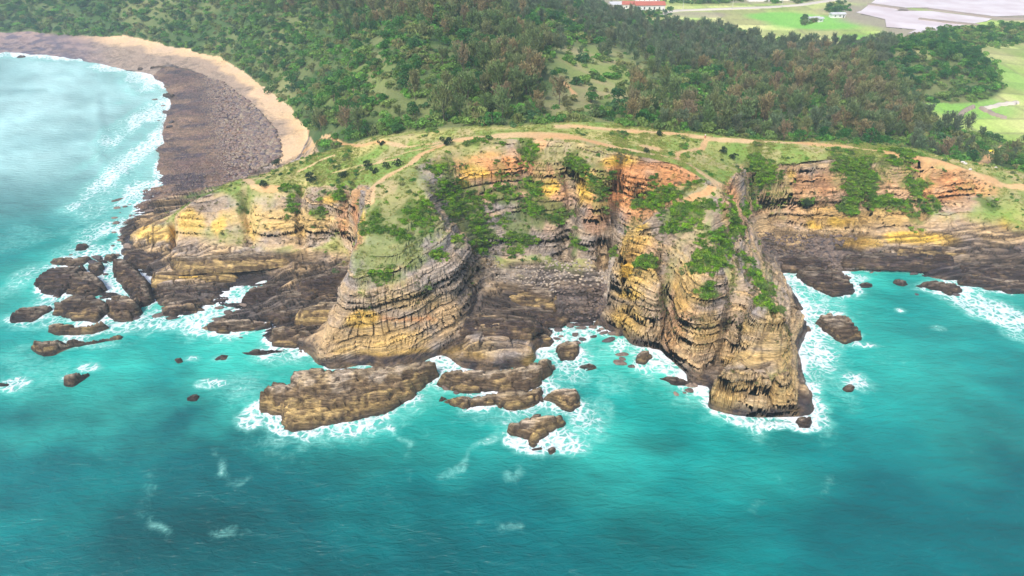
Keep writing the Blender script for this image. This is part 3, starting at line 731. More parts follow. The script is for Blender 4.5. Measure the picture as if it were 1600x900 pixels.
LAND_NAMES = ['cliff', 'rock_shelf', 'dirt_path', 'headland', 'hillside', 'farmland', 'beach', 'pebble_shore']
for i, nm in enumerate(LAND_NAMES):
    f = F[(cls == i) & keep]
    u, inv = np.unique(f, return_inverse=True)
    me = mesh_from(nm, V[u], inv.reshape(-1, 4), {'tint': tint[u], 'wet': wetA[u], 'rock': rockA[u], 'bed': bedA[u]}, NV[u])
    tag(obj(nm, me, M_LAND), kind='structure')
print('land', time.time() - T0, int(keep.sum()) * 2, 'triangles')

# ------------------------------------------------------------------ rocks standing in the sea
M_ROCK = ground_material('sea_rock', bump=.8, scale=1.1, strat=1.8)
# outline points: (photo x, photo y, height there); label; overall tone 0 dark .. 1 golden
SLABS = [
 ('rock', 'largest flat rock slab in the sea, white surf breaking on its left tip', 'sea rock', .75, 1.0,
  [(458,588,3.4),(470,581,4),(560,577,4.4),(640,571,4.4),(684,568,3.6),(684,582,1.2),(667,602,0),(640,624,0),(600,645,0),(555,655,0),(500,666,0),(455,674,0),(440,665,0),(438,652,0),(405,648,0),(408,628,1),(430,610,2),(456,603,3)]),
 ('rock', 'long flat rock slab just seaward of the stepped ledge', 'sea rock', .7, 1.0,
  [(690,584,2.4),(760,580,3),(820,577,3.2),(852,562,3.6),(866,565,3),(862,585,0),(845,603,0),(820,613,0),(760,612,0),(700,610,0),(688,600,0)]),
 ('rock', 'narrow jagged golden rock strip lying parallel in front of the long flat slab', 'sea rock', .85, 1.0,
  [(690,620,1.4),(740,616,2),(800,613,2),(842,607,2),(848,613,0),(838,629,0),(815,640,0),(800,644,0),(775,635,0),(740,636,0),(728,645,0),(715,636,0),(690,629,0)]),
 ('rock', 'wedge shaped golden rock at the right end of the narrow jagged strip', 'sea rock', .9, 1.0,
  [(848,615,1.8),(870,607,2.4),(900,606,2.4),(905,616,1),(903,635,0),(893,641,0),(875,633,0),(850,626,0)]),
 ('rock', 'outermost golden rock with a cleft, ringed by white foam in front of the headland', 'sea rock', .9, 1.0,
  [(797,661,2.6),(812,655,2.6),(830,651,2.8),(860,648,2.8),(884,649,2.4),(880,663,0),(865,676,0),(845,690,0),(835,698,0),(825,690,0),(800,684,0),(793,676,0)]),
 ('rock', 'tiny reddish rock awash in foam beside the outermost golden rock', 'sea rock', .4, .8, [(856,700,.8),(866,697,.8),(868,706,0),(858,712,0)]),
 ('rock', 'little brown stone just in front of the cleft golden rock', 'sea rock', .5, .8, [(830,697,.7),(846,694,.7),(848,701,0),(832,703,0)]),
 ('rock', 'small pale topped rock beside the right end of the stepped ledge', 'sea rock', .6, .8, [(812,525,1.3),(832,520,1.5),(850,520,1.5),(866,528,1),(860,540,0),(830,541,0)]),
 ('rock', 'rounded brown rock in the surf at the mouth of the bowl cove', 'sea rock', .7, .8, [(872,541,1.7),(885,533,2),(900,534,1.8),(905,548,0),(895,562,0),(876,562,0)]),
 ('rock', 'thin low brown rock in the cove surf below the rounded brown rock', 'sea rock', .4, .7, [(902,570,.7),(922,567,.8),(935,575,0),(915,580,0)]),
 ('rock', 'small pointed brown rock in the churning water left of the yellow pillars', 'sea rock', .5, .8, [(992,557,1.8),(1005,548,2.2),(1015,557,0),(1008,569,0),(993,566,0)]),
 ('rock', 'dark red rock shelf awash below the middle yellow pillar', 'sea rock', .25, .7, [(1034,588,.8),(1055,587,.9),(1078,594,.8),(1084,603,0),(1048,599,0)]),
 # western cluster
 ('rock', 'slim tan topped rock furthest up the shore in the western rock cluster', 'sea rock', .45, .9, [(78,406,1),(100,402,1.5),(134,402,1.5),(131,412,0),(110,417,0),(84,412,0)]),
 ('rock', 'dark ridged rock at the upper left of the western rock cluster', 'sea rock', .15, 1.1, [(58,434,1.5),(85,419,2),(127,414,2.4),(123,432,1.2),(112,451,0),(95,465,0),(72,459,0),(54,446,0)]),
 ('rock', 'dark layered rock in the middle of the western rock cluster', 'sea rock', .2, 1.1, [(116,431,2),(140,422,2.5),(160,438,2),(162,457,0),(130,464,0),(107,459,0),(110,442,.6)]),
 ('rock', 'broad purple brown rock at the heart of the western cluster', 'sea rock', .35, 1.1, [(86,478,2),(108,466,2.5),(150,462,3),(166,470,2.5),(170,490,0),(150,506,0),(115,503,0),(88,492,0)]),
 ('rock', 'squarish brown rock with a pale patch beside the tide pool', 'sea rock', .35, 1.1, [(165,471,2),(190,461,3),(212,469,2.5),(221,488,0),(205,501,0),(182,501,0),(167,490,0)]),
 ('rock', 'low dark oval rock at the far left of the western cluster', 'sea rock', .2, .9, [(18,488,1.2),(50,480,1.8),(80,478,1.3),(76,490,0),(50,503,0),(22,503,0)]),
 ('rock', 'pale backed long rock, second from the seaward end of the western cluster', 'sea rock', .65, .9, [(77,509,2),(120,505,2.5),(176,500,2.5),(177,512,0),(140,523,0),(95,526,0),(76,519,0)]),
 ('rock', 'long thin rock bar at the seaward end of the western cluster', 'sea rock', .6, 1.0, [(49,536,1.8),(120,530,2.3),(175,521,2.2),(189,523,1),(187,531,0),(160,535,0),(125,541,0),(85,552,0),(68,556,0),(54,546,0)]),
 ('rock', 'lone brown rock with surf behind it, left of the headland and seaward of the cluster', 'sea rock', .3, .9, [(102,589,1.8),(118,580,2.4),(134,580,1.4),(129,591,0),(113,604,0),(102,601,0)]),
 ('rock', 'dark steep rock between the tide pools and the ochre tipped shelf', 'sea rock', .2, 1.1, [(176,408,2),(200,408,2.6),(226,430,3),(237,458,1.4),(235,475,0),(223,481,0),(203,456,0),(180,434,0)]),
 ('rock', 'small dark boulder group inside the tide pool of the western cluster', 'sea rock', .2, .9, [(136,414,1.6),(156,410,1.8),(163,425,0),(146,433,0)]),
 ('rock', 'single rounded boulder in the shallows below the wall of the western cliff', 'sea rock', .3, .8, [(165,400,1.2),(174,396,1.5),(180,402,0),(172,409,0),(165,406,0)]),
 ('rock', 'small dark rock standing alone in the surf above the western cluster', 'sea rock', .15, .8, [(118,384,1),(128,379,1.4),(137,384,.6),(133,391,0),(119,391,0)]),
 ('rock', 'brown rock tip with foam at the left edge of the photo', 'sea rock', .3, .8, [(-16,600,1),(0,597,1.2),(12,599,.6),(8,605,0),(-12,608,0)]),
 ('rock', 'thin dark rock sliver in the channel left of the striped headland', 'sea rock', .2, .8, [(376,548,.7),(410,543,1),(452,543,.9),(440,550,0),(402,555,0)]),
 ('rock', 'small ochre speck of rock beneath a curling surf patch left of the largest slab', 'sea rock', .4, .7, [(289,618,.8),(300,614,1),(311,617,.5),(305,625,0),(293,624,0)]),
 ('rock', 'low reef rock under breaking foam in the left channel', 'sea rock', .3, .7, [(333,558,.5),(346,553,.7),(356,553,.5),(352,561,0),(338,563,0)]),
 ('rock', 'tiny brown reef rock left of the breaking foam in the left channel', 'sea rock', .3, .7, [(272,560,.5),(281,558,.6),(284,565,0),(276,568,0)]),
 # eastern bay
 ('rock', 'big dark oval rock nearest the promontory in the eastern bay', 'sea rock', .2, 1.1, [(1248,425,1.4),(1265,415,2),(1295,421,2.2),(1328,438,2),(1336,448,.5),(1331,461,0),(1300,463,0),(1275,453,0),(1254,441,0)]),
 ('rock', 'dark curved rock right behind the big oval rock of the eastern bay', 'sea rock', .2, .9, [(1288,420,1.4),(1306,418,1.6),(1330,432,1.4),(1329,441,0),(1312,438,0)]),
 ('rock', 'small dark rock between two larger ones in the eastern bay', 'sea rock', .2, .8, [(1400,438,1),(1410,436,1.3),(1419,442,.5),(1412,448,0),(1402,446,0)]),
 ('rock', 'long dark flat topped rock in the eastern bay nearest the right edge', 'sea rock', .15, 1.0, [(1433,441,1.5),(1465,439,2),(1498,445,1.5),(1501,455,0),(1482,461,0),(1452,453,0)]),
 ('rock', 'brown stepped rock alone off the promontory in the turquoise water', 'sea rock', .5, 1.0, [(1273,496,1.4),(1295,491,2),(1320,494,2.4),(1343,514,2),(1345,530,0),(1320,535,0),(1300,523,0),(1282,509,0)]),
 ('rock', 'tiny dark rock in the round foam patch off the promontory', 'sea rock', .2, .8, [(1319,604,.8),(1326,600,1.2),(1333,605,.4),(1330,612,0),(1321,611,0)]),
 ('rock', 'small low dark rock right of the big oval rock in the eastern bay', 'sea rock', .2, .7, [(1343,443,.6),(1355,440,1),(1366,445,.5),(1360,450,0),(1346,449,0)]),
 ('rock', 'reddish rock at the right foot of the promontory tip', 'sea rock', .4, .8, [(1246,655,1),(1258,650,1.6),(1268,655,.6),(1265,667,0),(1250,667,0)]),
 ('rock', 'long dark slab pointing into the channel below the ochre ledge', 'sea rock', .12, 1.0, [(372,470,1.2),(400,449,2.4),(430,438,2.8),(456,436,2.8),(452,455,1.5),(428,472,0),(395,480,0)]),
 ('rock', 'long thin brown slab lying lowest in the left channel', 'sea rock', .4, .9, [(318,508,1),(345,499,1.5),(390,497,1.8),(418,502,1.5),(416,514,0),(370,520,0),(330,518,0)]),
 ('rock', 'dark ridged slab between the long thin brown one and the striped headland', 'sea rock', .15, 1.0, [(402,486,1.8),(440,478,2.4),(476,482,2.6),(474,500,.8),(440,512,0),(408,504,0)]),
 ('rock', 'blocky brown rock stack at the left toe of the striped headland', 'sea rock', .45, 1.0, [(420,520,1.8),(452,512,2.6),(486,516,3),(490,532,1),(465,543,0),(428,541,0)]),
 ('rock', 'rounded dark rock under the tip of the ochre ledge', 'sea rock', .2, .9, [(262,476,1.4),(285,468,2),(312,466,1.8),(306,480,0),(272,498,0),(262,492,0)]),
 ('rock', 'broad dark slab off the ochre ledge, tilted towards the channel', 'sea rock', .15, 1.0, [(244,446,2),(290,446,2.4),(340,440,2.4),(356,446,1.4),(335,462,0),(300,472,0),(258,468,0)]),
 # along the bay
 ('rock', 'dark purple rock at the water line where the rocky shore of the bay begins', 'sea rock', .1, .9, [(233,106,1.2),(245,103,1.6),(261,105,1.2),(260,111,0),(236,112,0)]),
 ('rock', 'small dark rock in the white shallows at the head of the bay', 'sea rock', .1, .8, [(214,107,.8),(218,105,1.2),(224,107,.6),(222,111,0),(215,111,0)]),
 ('rock', 'dark rock jutting into the surf half way along the bouldery shore', 'sea rock', .15, .9, [(254,148,1),(262,145,1.5),(271,148,1),(268,154,0),(256,153,0)]),
 ('rock', 'dark rock at the water edge at the far left of the bay', 'sea rock', .1, .8, [(26,89,.8),(32,86,1.2),(39,88,.6),(36,91,0),(27,91,0)]),
]
ROCK_SPOTS = []                                     # plan outlines, used for the foam as well
def rock_slab(name, label, cat, tone, rel, pts, seed, base=0.0):
    a = np.array(pts, float)
    px, py = ground_point(a[:, 0], a[:, 1], a[:, 2] + base)
    if base == 0: ROCK_SPOTS.append((px, py))
    size = max(px.max() - px.min(), py.max() - py.min())
    res = max(.28, size / 90)
    mg = 2.4
    x = np.arange(px.min() - mg, px.max() + mg, res); y = np.arange(py.min() - mg, py.max() + mg, res)
    X, Y = np.meshgrid(x, y, indexing='ij')
    Xw = X + 1.6 * fb2(X, Y, 4, 3, seed) * rel; Yw = Y + 1.6 * fb2(X, Y, 4, 3, seed + 9) * rel
    d = seg_dist(Xw, Yw, np.append(px, px[0]), np.append(py, py[0]))
    d = np.where(in_poly(Xw, Yw, (px, py)), d, -d)
    hm = a[:, 2].max() * 1.2
    inp = in_poly(X, Y, (px, py))
    lo = np.where(inp, Y, 1e9).min(1, keepdims=True); hi = np.where(inp, Y, -1e9).max(1, keepdims=True)
    bad = (hi < lo)[:, 0]; ii = np.arange(len(x))
    if bad.all(): bad[:] = False; lo[:] = py.min(); hi[:] = py.max()
    lo[:, 0] = np.interp(ii, ii[~bad], lo[~bad, 0]); hi[:, 0] = np.interp(ii, ii[~bad], hi[~bad, 0])
    tb = (Y - lo) / np.maximum(hi - lo, 1.2) + .5 * fb2(X * .6, Y * .6, 6, 3, seed + 4)     # 0 seaward edge .. 1 landward edge
    step = .45 + .25 * sstep(.20, .25, tb) + .22 * sstep(.48, .53, tb) + .08 * np.clip(tb, 0, 1)
    top = hm * step
    q = (Y + .15 * X + 4 * fb2(X, Y, 16, 2, seed)) / (1.6 + 1.3 * hash1(np.array([int(seed)]), 3)[0])
    f = q - np.floor(q); kk = np.floor(q)
    saw = (sstep(0, .75, f) - sstep(.82, 1, f) - .5) * (.35 + 0.9 * hash1(kk, int(seed)))
    big = min(1.0, size / 10)
    dd = d + .9 * big * fb2(X, Y, 2.6, 3, seed)
    lx_ = 2.6 + 7.0 * big; ang = .12 + .25 * (hash1(np.array([int(seed * 7)]), 5)[0] - .5)
    bb, gg, rf_ = blocky(X, Y, lx_, .7 + .9 * big, seed, ang, .6)
    H = top * sstep(-.15, .55 * big + .25, dd - 1.5 * big * (bb - .45)) ** .6 + big * (1.15 * (bb - .5) - .8 * gg + .55 * (.5 - rf_)) * sstep(0, .8, d) + .35 * big * saw * sstep(0, 1, d) + .9 * big * rel * fb2(X * .6, Y, 6.5, 4, seed + 2)
    j = 1 - gg
    H = H - 1.0 * sstep(.2, -1.8, d) - .1
    H = np.where(d < -1.2, -2.0, H)
    n = grid_normals(X, Y, H)
    s = np.clip(1 - n[..., 2], 0, 1) * 1.6
    X2 = X + n[..., 0] * .5 * s * (.4 + fb3(X, Y, H * 3, 3, 3, seed)); Y2 = Y + n[..., 1] * .5 * s * (.4 + fb3(X, Y, H * 3, 3, 3, seed))
    n1 = fb3(X, Y, H, 5, 4, seed); n2 = fb3(X, Y, H * 3, 1.6, 3, seed + 5)
    dark = C(.065, .047, .045); gold = C(.62, .43, .17); pale = C(.66, .53, .40); brn = C(.30, .20, .11)
    c = mix(np.broadcast_to(dark, X.shape + (3,)), brn, np.clip(tone * 1.1 + 2.2 * n1 + n2, 0, 1))
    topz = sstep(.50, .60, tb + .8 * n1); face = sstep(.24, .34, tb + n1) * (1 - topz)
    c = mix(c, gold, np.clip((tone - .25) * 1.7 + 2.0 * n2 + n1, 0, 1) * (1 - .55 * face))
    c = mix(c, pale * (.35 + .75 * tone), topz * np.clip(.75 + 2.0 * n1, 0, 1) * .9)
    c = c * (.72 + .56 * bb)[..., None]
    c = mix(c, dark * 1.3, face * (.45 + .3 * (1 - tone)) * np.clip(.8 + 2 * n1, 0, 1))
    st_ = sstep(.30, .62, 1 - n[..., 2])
    c = mix(c, C(.10, .065, .045), np.clip(gg * .75 + st_ * .6 + sstep(.08, .28, n2) * .25, 0, .85))  # crevice shade painted into the joints; steep faces darker too
    wet = sstep(1.35, .45, H + n1 + base)
    c = mix(c, C(.05, .038, .034), wet * .8)
    c = c * (1 - 0.0 * wet[..., None])
    V = np.stack([X2, Y2, H], -1).reshape(-1, 3)
    I = np.arange(X.size).reshape(X.shape)
    F = np.stack([I[:-1, :-1], I[1:, :-1], I[1:, 1:], I[:-1, 1:]], -1).reshape(-1, 4)
    F = F[V[F][:, :, 2].max(1) > -1.9]
    u, inv = np.unique(F, return_inverse=True)
    org = np.array([px.mean(), py.mean(), 0])
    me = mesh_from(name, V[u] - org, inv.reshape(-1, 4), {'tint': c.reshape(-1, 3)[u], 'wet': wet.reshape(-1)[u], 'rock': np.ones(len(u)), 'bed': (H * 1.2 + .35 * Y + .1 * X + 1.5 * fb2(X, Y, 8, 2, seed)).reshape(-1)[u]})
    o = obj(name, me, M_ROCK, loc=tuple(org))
    if base: o.location.z = base
    return tag(o, label, cat, 'rocks standing in the sea' if not base else 'rock ledges on the shore')
for i, (nm, lb, ct, tone, rel, pts) in enumerate(SLABS):
    rock_slab(nm, lb, ct, tone, rel, pts, 3.0 + i * 1.37)
LEDGES = [
 ('pale lilac grey slab lying tilted at the back of the central cove', .5, 1.5, [(768,446),(800,440),(850,446),(868,460),(862,474),(815,472),(776,463)]),
 ('dark jagged slab right below the lilac grey one in the cove', .15, 1.4, [(766,476),(830,477),(880,487),(872,500),(800,497),(762,487)]),
 ('dark layered slab just behind the golden stepped ledge', .2, 1.4, [(728,494),(790,497),(840,507),(826,518),(760,513),(726,505)]),
 ('dark narrow slab left of the striped headland, uppermost on the shelf', .15, 1.3, [(468,442),(520,420),(550,412),(554,424),(520,441),(480,456)]),
 ('dark long slab left of the striped headland, second from the top of the shelf', .12, 1.4, [(436,462),(500,445),(542,440),(545,455),(500,469),(446,476)]),
 ('golden brown ledge stack against the left side of the striped headland', .7, 1.6, [(466,480),(515,470),(548,470),(548,487),(505,496),(466,494)]),
 ('long tan ledge at the foot of the western ochre wall', .6, 1.3, [(270,402),(350,397),(440,390),(446,401),(380,412),(280,416)]),
 ('ochre tipped ledge at the seaward edge of the western shelf', .9, 1.6, [(238,424),(290,421),(360,417),(364,428),(300,438),(240,438)]),
 ('dark ledge at the left end of the eastern shelf beside the promontory', .12, 1.3, [(1190,402),(1250,397),(1300,401),(1297,412),(1240,415),(1193,413)]),
 ('long dark ledge in the middle of the eastern shelf', .12, 1.4, [(1318,396),(1420,393),(1500,401),(1492,412),(1400,411),(1322,407)]),
 ('dark ledge running towards the right edge of the photo below the tan wall', .12, 1.4, [(1500,406),(1560,412),(1620,424),(1620,436),(1550,430),(1506,418)]),
 ('lowest dark ledge at the right edge of the photo beside the surf', .15, 1.3, [(1500,428),(1550,433),(1615,444),(1612,457),(1550,448),(1502,438)]),
 ('pale rounded ledge in the eastern shelf under the right hand wall', .6, 1.5, [(1400,385),(1460,383),(1512,388),(1508,398),(1460,400),(1402,396)]),
 ('dark ledge at the western tip of the headland above the tide pools', .15, 1.3, [(196,392),(230,386),(262,392),(258,404),(225,412),(200,406)])]
for i, (lb, tone, hh_, pts) in enumerate(LEDGES):
    cxy = np.mean(np.array(pts, float), 0); X_, Y_, Z_ = hit(*cxy)
    bz = max(float(relief(np.array([X_]), np.array([Y_]))[0]), .4)
    ymid = cxy[1]
    rock_slab('rock', lb, 'shore rock', tone, 1.0, [(x_, y_, hh_ if y_ < ymid else 0.2) for x_, y_ in pts], 90.0 + i * 1.7, bz)
print('slabs', time.time() - T0)

# ------------------------------------------------------------------ the sea
M_SEA, nt, b = new_mat('sea_water'); L = nt.links.new
def P(kind, **kw): return node(nt, kind, **kw)
tint_a = P('ShaderNodeAttribute', attribute_name='tint'); foam_a = P('ShaderNodeAttribute', attribute_name='foam')
geo = P('ShaderNodeNewGeometry')
warp = P('ShaderNodeTexNoise'); warp.inputs['Scale'].default_value = .22; warp.inputs['Detail'].default_value = 4; L(geo.outputs['Position'], warp.inputs['Vector'])
wsub = P('ShaderNodeVectorMath', operation='MULTIPLY_ADD'); wsub.inputs[1].default_value = (5, 5, 0); L(warp.outputs['Color'], wsub.inputs[0]); L(geo.outputs['Position'], wsub.inputs[2])
vor = P('ShaderNodeTexVoronoi', feature='DISTANCE_TO_EDGE'); vor.inputs['Scale'].default_value = .55; L(wsub.outputs[0], vor.inputs['Vector'])
lace = P('ShaderNodeMapRange'); lace.inputs['From Min'].default_value = 0; lace.inputs['From Max'].default_value = .28; lace.inputs['To Min'].default_value = 1; lace.inputs['To Max'].default_value = 0; L(vor.outputs['Distance'], lace.inputs['Value'])
fn = P('ShaderNodeTexNoise'); fn.inputs['Scale'].default_value = .5; fn.inputs['Detail'].default_value = 8; fn.inputs['Roughness'].default_value = .72; L(wsub.outputs[0], fn.inputs['Vector'])
lf = P('ShaderNodeMapRange'); lf.inputs['From Min'].default_value = .12; lf.inputs['From Max'].default_value = .5; L(foam_a.outputs['Fac'], lf.inputs['Value'])
lm = P('ShaderNodeMath', operation='MULTIPLY'); L(lace.outputs[0], lm.inputs[0]); L(lf.outputs[0], lm.inputs[1])
fn2 = P('ShaderNodeMath', operation='MULTIPLY_ADD'); L(lm.outputs[0], fn2.inputs[0]); fn2.inputs[1].default_value = .34; L(fn.outputs['Fac'], fn2.inputs[2])
# foam = smoothstep( noise + foam weight )
fs = P('ShaderNodeMath', operation='ADD'); L(fn2.outputs[0], fs.inputs[0]); L(foam_a.outputs['Fac'], fs.inputs[1])
fm = P('ShaderNodeMapRange', interpolation_type='SMOOTHSTEP'); fm.inputs['From Min'].default_value = .98; fm.inputs['From Max'].default_value = 1.42; L(fs.outputs[0], fm.inputs['Value'])
haze_f = P('ShaderNodeMapRange', interpolation_type='SMOOTHSTEP'); haze_f.inputs['From Min'].default_value = .56; haze_f.inputs['From Max'].default_value = 1.25; haze_f.inputs['To Max'].default_value = .62; L(fs.outputs[0], haze_f.inputs['Value'])
m1 = P('ShaderNodeMix', data_type='RGBA'); L(haze_f.outputs[0], m1.inputs[0]); L(tint_a.outputs['Color'], m1.inputs[6]); m1.inputs[7].default_value = (.24, .62, .54, 1)
m2 = P('ShaderNodeMix', data_type='RGBA'); L(fm.outputs[0], m2.inputs[0]); L(m1.outputs[2], m2.inputs[6]); m2.inputs[7].default_value = (.80, .83, .86, 1)
L(m2.outputs[2], b.inputs['Base Color'])
rg = P('ShaderNodeMapRange'); rg.inputs['To Min'].default_value = .14; rg.inputs['To Max'].default_value = .9; L(fm.outputs[0], rg.inputs['Value']); L(rg.outputs[0], b.inputs['Roughness'])
b.inputs['IOR'].default_value = 1.33
mp = P('ShaderNodeMapping'); mp.inputs['Rotation'].default_value = (0, 0, -.5); mp.inputs['Scale'].default_value = (.45, 1.2, 1); L(geo.outputs['Position'], mp.inputs[0])
w1 = P('ShaderNodeTexNoise'); w1.inputs['Scale'].default_value = .55; w1.inputs['Detail'].default_value = 6; w1.inputs['Roughness'].default_value = .6; w1.inputs['Distortion'].default_value = .4; L(mp.outputs[0], w1.inputs['Vector'])
wadd = P('ShaderNodeMath', operation='MULTIPLY_ADD'); L(fm.outputs[0], wadd.inputs[0]); wadd.inputs[1].default_value = .35; L(w1.outputs['Fac'], wadd.inputs[2])
bp = P('ShaderNodeBump'); bp.inputs['Distance'].default_value = 1.15; bp.inputs['Strength'].default_value = .6; L(wadd.outputs[0], bp.inputs['Height']); L(bp.outputs[0], b.inputs['Normal'])

NCS, NRS = 620, 460
su = np.linspace(-1.45, 1.45, NCS); sy = np.concatenate([np.linspace(62, 262, 300, endpoint=False), np.geomspace(262, 7000, NRS - 300)])
SX = su[:, None] * sy[None, :]; SY = np.broadcast_to(sy, SX.shape).copy()
# land and rocks in plan, on a square grid, for distances to the shore
gx_ = np.arange(-420, 330, 1.0); gy_ = np.arange(80, 640, 1.0)
LXg, LYg = np.meshgrid(gx_, gy_, indexing='ij')
solid = (relief(LXg, LYg) > 0.05).astype(float)
for (px, py) in ROCK_SPOTS: solid = np.maximum(solid, in_poly(LXg, LYg, (px, py)))
def shore(n):
    g = blur(solid, n)
    wq = min(n, 6) * .9
    i = np.clip(SX + wq * 1.6 * fb2(SX, SY, 6, 3, 280.) - gx_[0], 0, len(gx_) - 1).astype(int); j = np.clip(SY + wq * 2 * fb2(SX, SY, 6, 3, 281.) - gy_[0], 0, len(gy_) - 1).astype(int)
    inside = (SX > gx_[0]) & (SX < gx_[-1]) & (SY < gy_[-1]) & (SY > gy_[0])
    return np.where(inside, g[i, j], 0)
s2, s5, s14, s40 = shore(2), shore(4), shore(11), shore(32)
# foam seen in the photograph: surf patches and drifting streaks (photo x, y, radii, strength)
SURF = [(455,668,48,24,.9),(400,650,26,26,.75),(520,660,60,10,.8),(430,690,60,18,.45),(850,690,70,28,.85),(920,660,34,34,.6),(800,690,20,14,.8),(740,640,40,8,.7),(700,575,12,18,.8),(940,640,30,30,.45),
 (905,520,40,20,.8),(940,515,34,18,.75),(900,590,40,30,.5),(970,540,20,20,.6),(1060,585,22,8,.7),(1090,610,20,8,.8),(1150,655,30,10,.9),(1200,665,50,9,.85),(1260,668,34,12,.9),(1275,640,24,16,.4),(960,600,50,26,.4),(1030,570,20,20,.5),
 (335,600,36,10,.85),(300,560,24,8,.7),(345,560,20,8,.6),(380,600,50,30,.5),(430,560,50,14,.5),(260,490,20,10,.7),(330,480,60,16,.6),(390,455,24,8,.6),(240,470,14,16,.7),(140,575,30,10,.75),(110,590,24,12,.6),(20,600,26,14,.75),(60,580,90,40,.35),
 (30,440,24,34,.55),(20,380,50,30,.35),(60,500,70,20,.5),(130,540,80,12,.5),(200,510,50,14,.5),(190,380,20,26,.6),(110,395,40,16,.5),(150,360,30,20,.55),(165,330,24,26,.45),
 (226,235,26,75,.78),(240,175,26,60,.78),(195,215,12,40,.55),(180,300,40,50,.55),(212,235,20,60,.6),(228,170,20,50,.6),(240,130,24,24,.7),(190,200,18,40,.4),(175,280,36,30,.5),(160,240,16,40,.5),(215,300,26,24,.9),(100,88,90,6,.9),(180,104,50,8,.8),(220,120,30,14,.85),
 (1380,418,40,8,.85),(1420,420,30,8,.7),(1480,450,50,10,.7),(1340,435,20,8,.6),(1500,460,40,12,.6),(1560,490,50,26,.85),(1590,520,40,16,.6),(1520,450,60,12,.5),(1405,485,14,8,.75),(1465,513,12,5,.5),(1335,595,36,24,.75),(1345,540,30,7,.8),(1300,490,22,5,.7),(1380,560,60,20,.2),(1265,450,14,30,.3),(1310,425,12,5,.6),(1570,425,20,6,.8),(1265,530,8,50,.4),(1290,440,60,14,.3)]
STREAKS = [([(232,740),(240,760),(228,785),(222,800),(240,820),(262,830)],.42),([(330,700),(345,715),(348,735),(352,752),(372,755),(385,750)],.42),([(612,668),(625,688),(640,692)],.55),([(612,765),(632,755),(636,742)],.5),([(690,745),(720,735),(735,700),(760,690),(785,680)],.42),
 ([(790,740),(800,765),(815,735),(822,700)],.35),([(755,815),(770,822),(815,824)],.5),([(330,835),(350,832),(380,830)],.38),([(1210,735),(1225,755),(1238,765)],.36),([(640,690),(632,720),(620,760)],.25),([(1165,800),(1185,785)],.25),([(1290,770),(1300,745)],.25)]
patchy = np.clip(.42 + 3.4 * fb2(SX, SY, 14, 3, 260.), 0, 1)
foam = (.10 + .46 * patchy) * sstep(.02, .45, s2) + (.02 + .36 * patchy) * sstep(.0, .4, s5) + (.08 + .46 * np.clip(.45 + 3.2 * fb2(SX, SY, 18, 4, 265.), 0, 1)) * sstep(.015, .35, s14)
bayside = sstep(-60, -100, SX) * sstep(230, 260, SY)
def seablob(px, py, rx, ry):
    cx, cy = ground_point(px, py, 0.0); m = math.hypot(cx, cy, CAM_H) / FPX
    sn = CAM_H / math.hypot(cy, CAM_H)
    return ((SX - cx) / (rx * m)) ** 2 + ((SY - cy) / (ry * m / sn)) ** 2
nf = fb2(SX, SY, 12, 4, 200.) * 1.4
sf = np.zeros(SX.shape)
for p in SURF: sf = np.maximum(sf, p[4] * sstep(1.25, .35, np.sqrt(seablob(*p[:4])) + nf * .8))
for pts, st in STREAKS:
    a = np.array(pts, float); px_, py_ = ground_point(a[:, 0], a[:, 1], 0.0)
    m = (SY < 200)
    d = seg_dist(SX[m], SY[m], px_, py_) + 2.6 * fb2(SX[m], SY[m], 7, 3, 210.)
    sf[m] = np.maximum(sf[m], (st - .02) * sstep(2.6, .0, d) * np.clip(.85 + 2.4 * fb2(SX[m], SY[m], 5, 2, 215.), .2, 1.3))
foam = np.clip(np.maximum(foam * (1 - .35 * bayside), sf * .66 + .35 * foam), 0, 1.1)
foam = np.minimum(foam, .50 + .24 * sstep(.25, .6, s2) + .26 * fb2(SX, SY, 6, 3, 290.))
# water colour: deep blue green, brighter and greener over the shallows, clouded by stirred bubbles near the rocks
n1 = fb2(SX, SY, 45, 4, 220.); n2 = fb2(SX * .6, SY, 14, 4, 230.)
deep = C(.000, .105, .112); mid = C(.002, .265, .235); shal = C(.05, .50, .39); bay = C(.42, .66, .64)
q = np.clip(1.6 * s40 + .42 + 1.6 * n1 - .008 * np.clip(150 - SY, 0, 90) + .5 * n2, 0, 1)
wc = mix(np.broadcast_to(deep, SX.shape + (3,)), mid, q)
BR = [(1000,560,90,60,.6),(560,620,200,40,.3),(960,740,120,60,.25),(1400,560,160,90,.35),(360,560,120,70,.7),(120,590,160,60,.6),(480,540,60,40,.7),(1560,480,90,50,.6),(700,590,60,40,.5),(930,690,80,50,.5),(20,450,60,60,.5),(1180,740,140,30,.2),(1330,470,90,30,.3),(700,700,250,40,.25)]
DKB = [(270,840,110,50,.8),(1030,840,120,40,.7),(540,720,50,20,.5),(1030,690,40,16,.4),(60,330,100,60,.35),(1420,520,70,12,.4),(130,380,60,10,.3),(1350,780,160,50,.3),(170,195,60,14,.4)]
br = np.zeros(SX.shape); dk = np.zeros(SX.shape)
for p in BR: br = np.maximum(br, p[4] * sstep(1.6, .1, np.sqrt(seablob(*p[:4])) + nf))
for p in DKB: dk = np.maximum(dk, p[4] * sstep(1.7, .1, np.sqrt(seablob(*p[:4])) + nf * .7))
wc = mix(wc, shal, np.clip(br + .8 * sstep(.0, .6, s14) * (1 + n2), 0, 1) * .85)
wc = mix(wc, bay, np.clip(sstep(-70, -190, SX) * sstep(215, 330, SY) * (.8 + .9 * n1 + .5 * n2), 0, 1))  # pale bay: sky glare painted into the colour, over sandy shallows
wc = mix(wc, deep * .55, dk * .8)
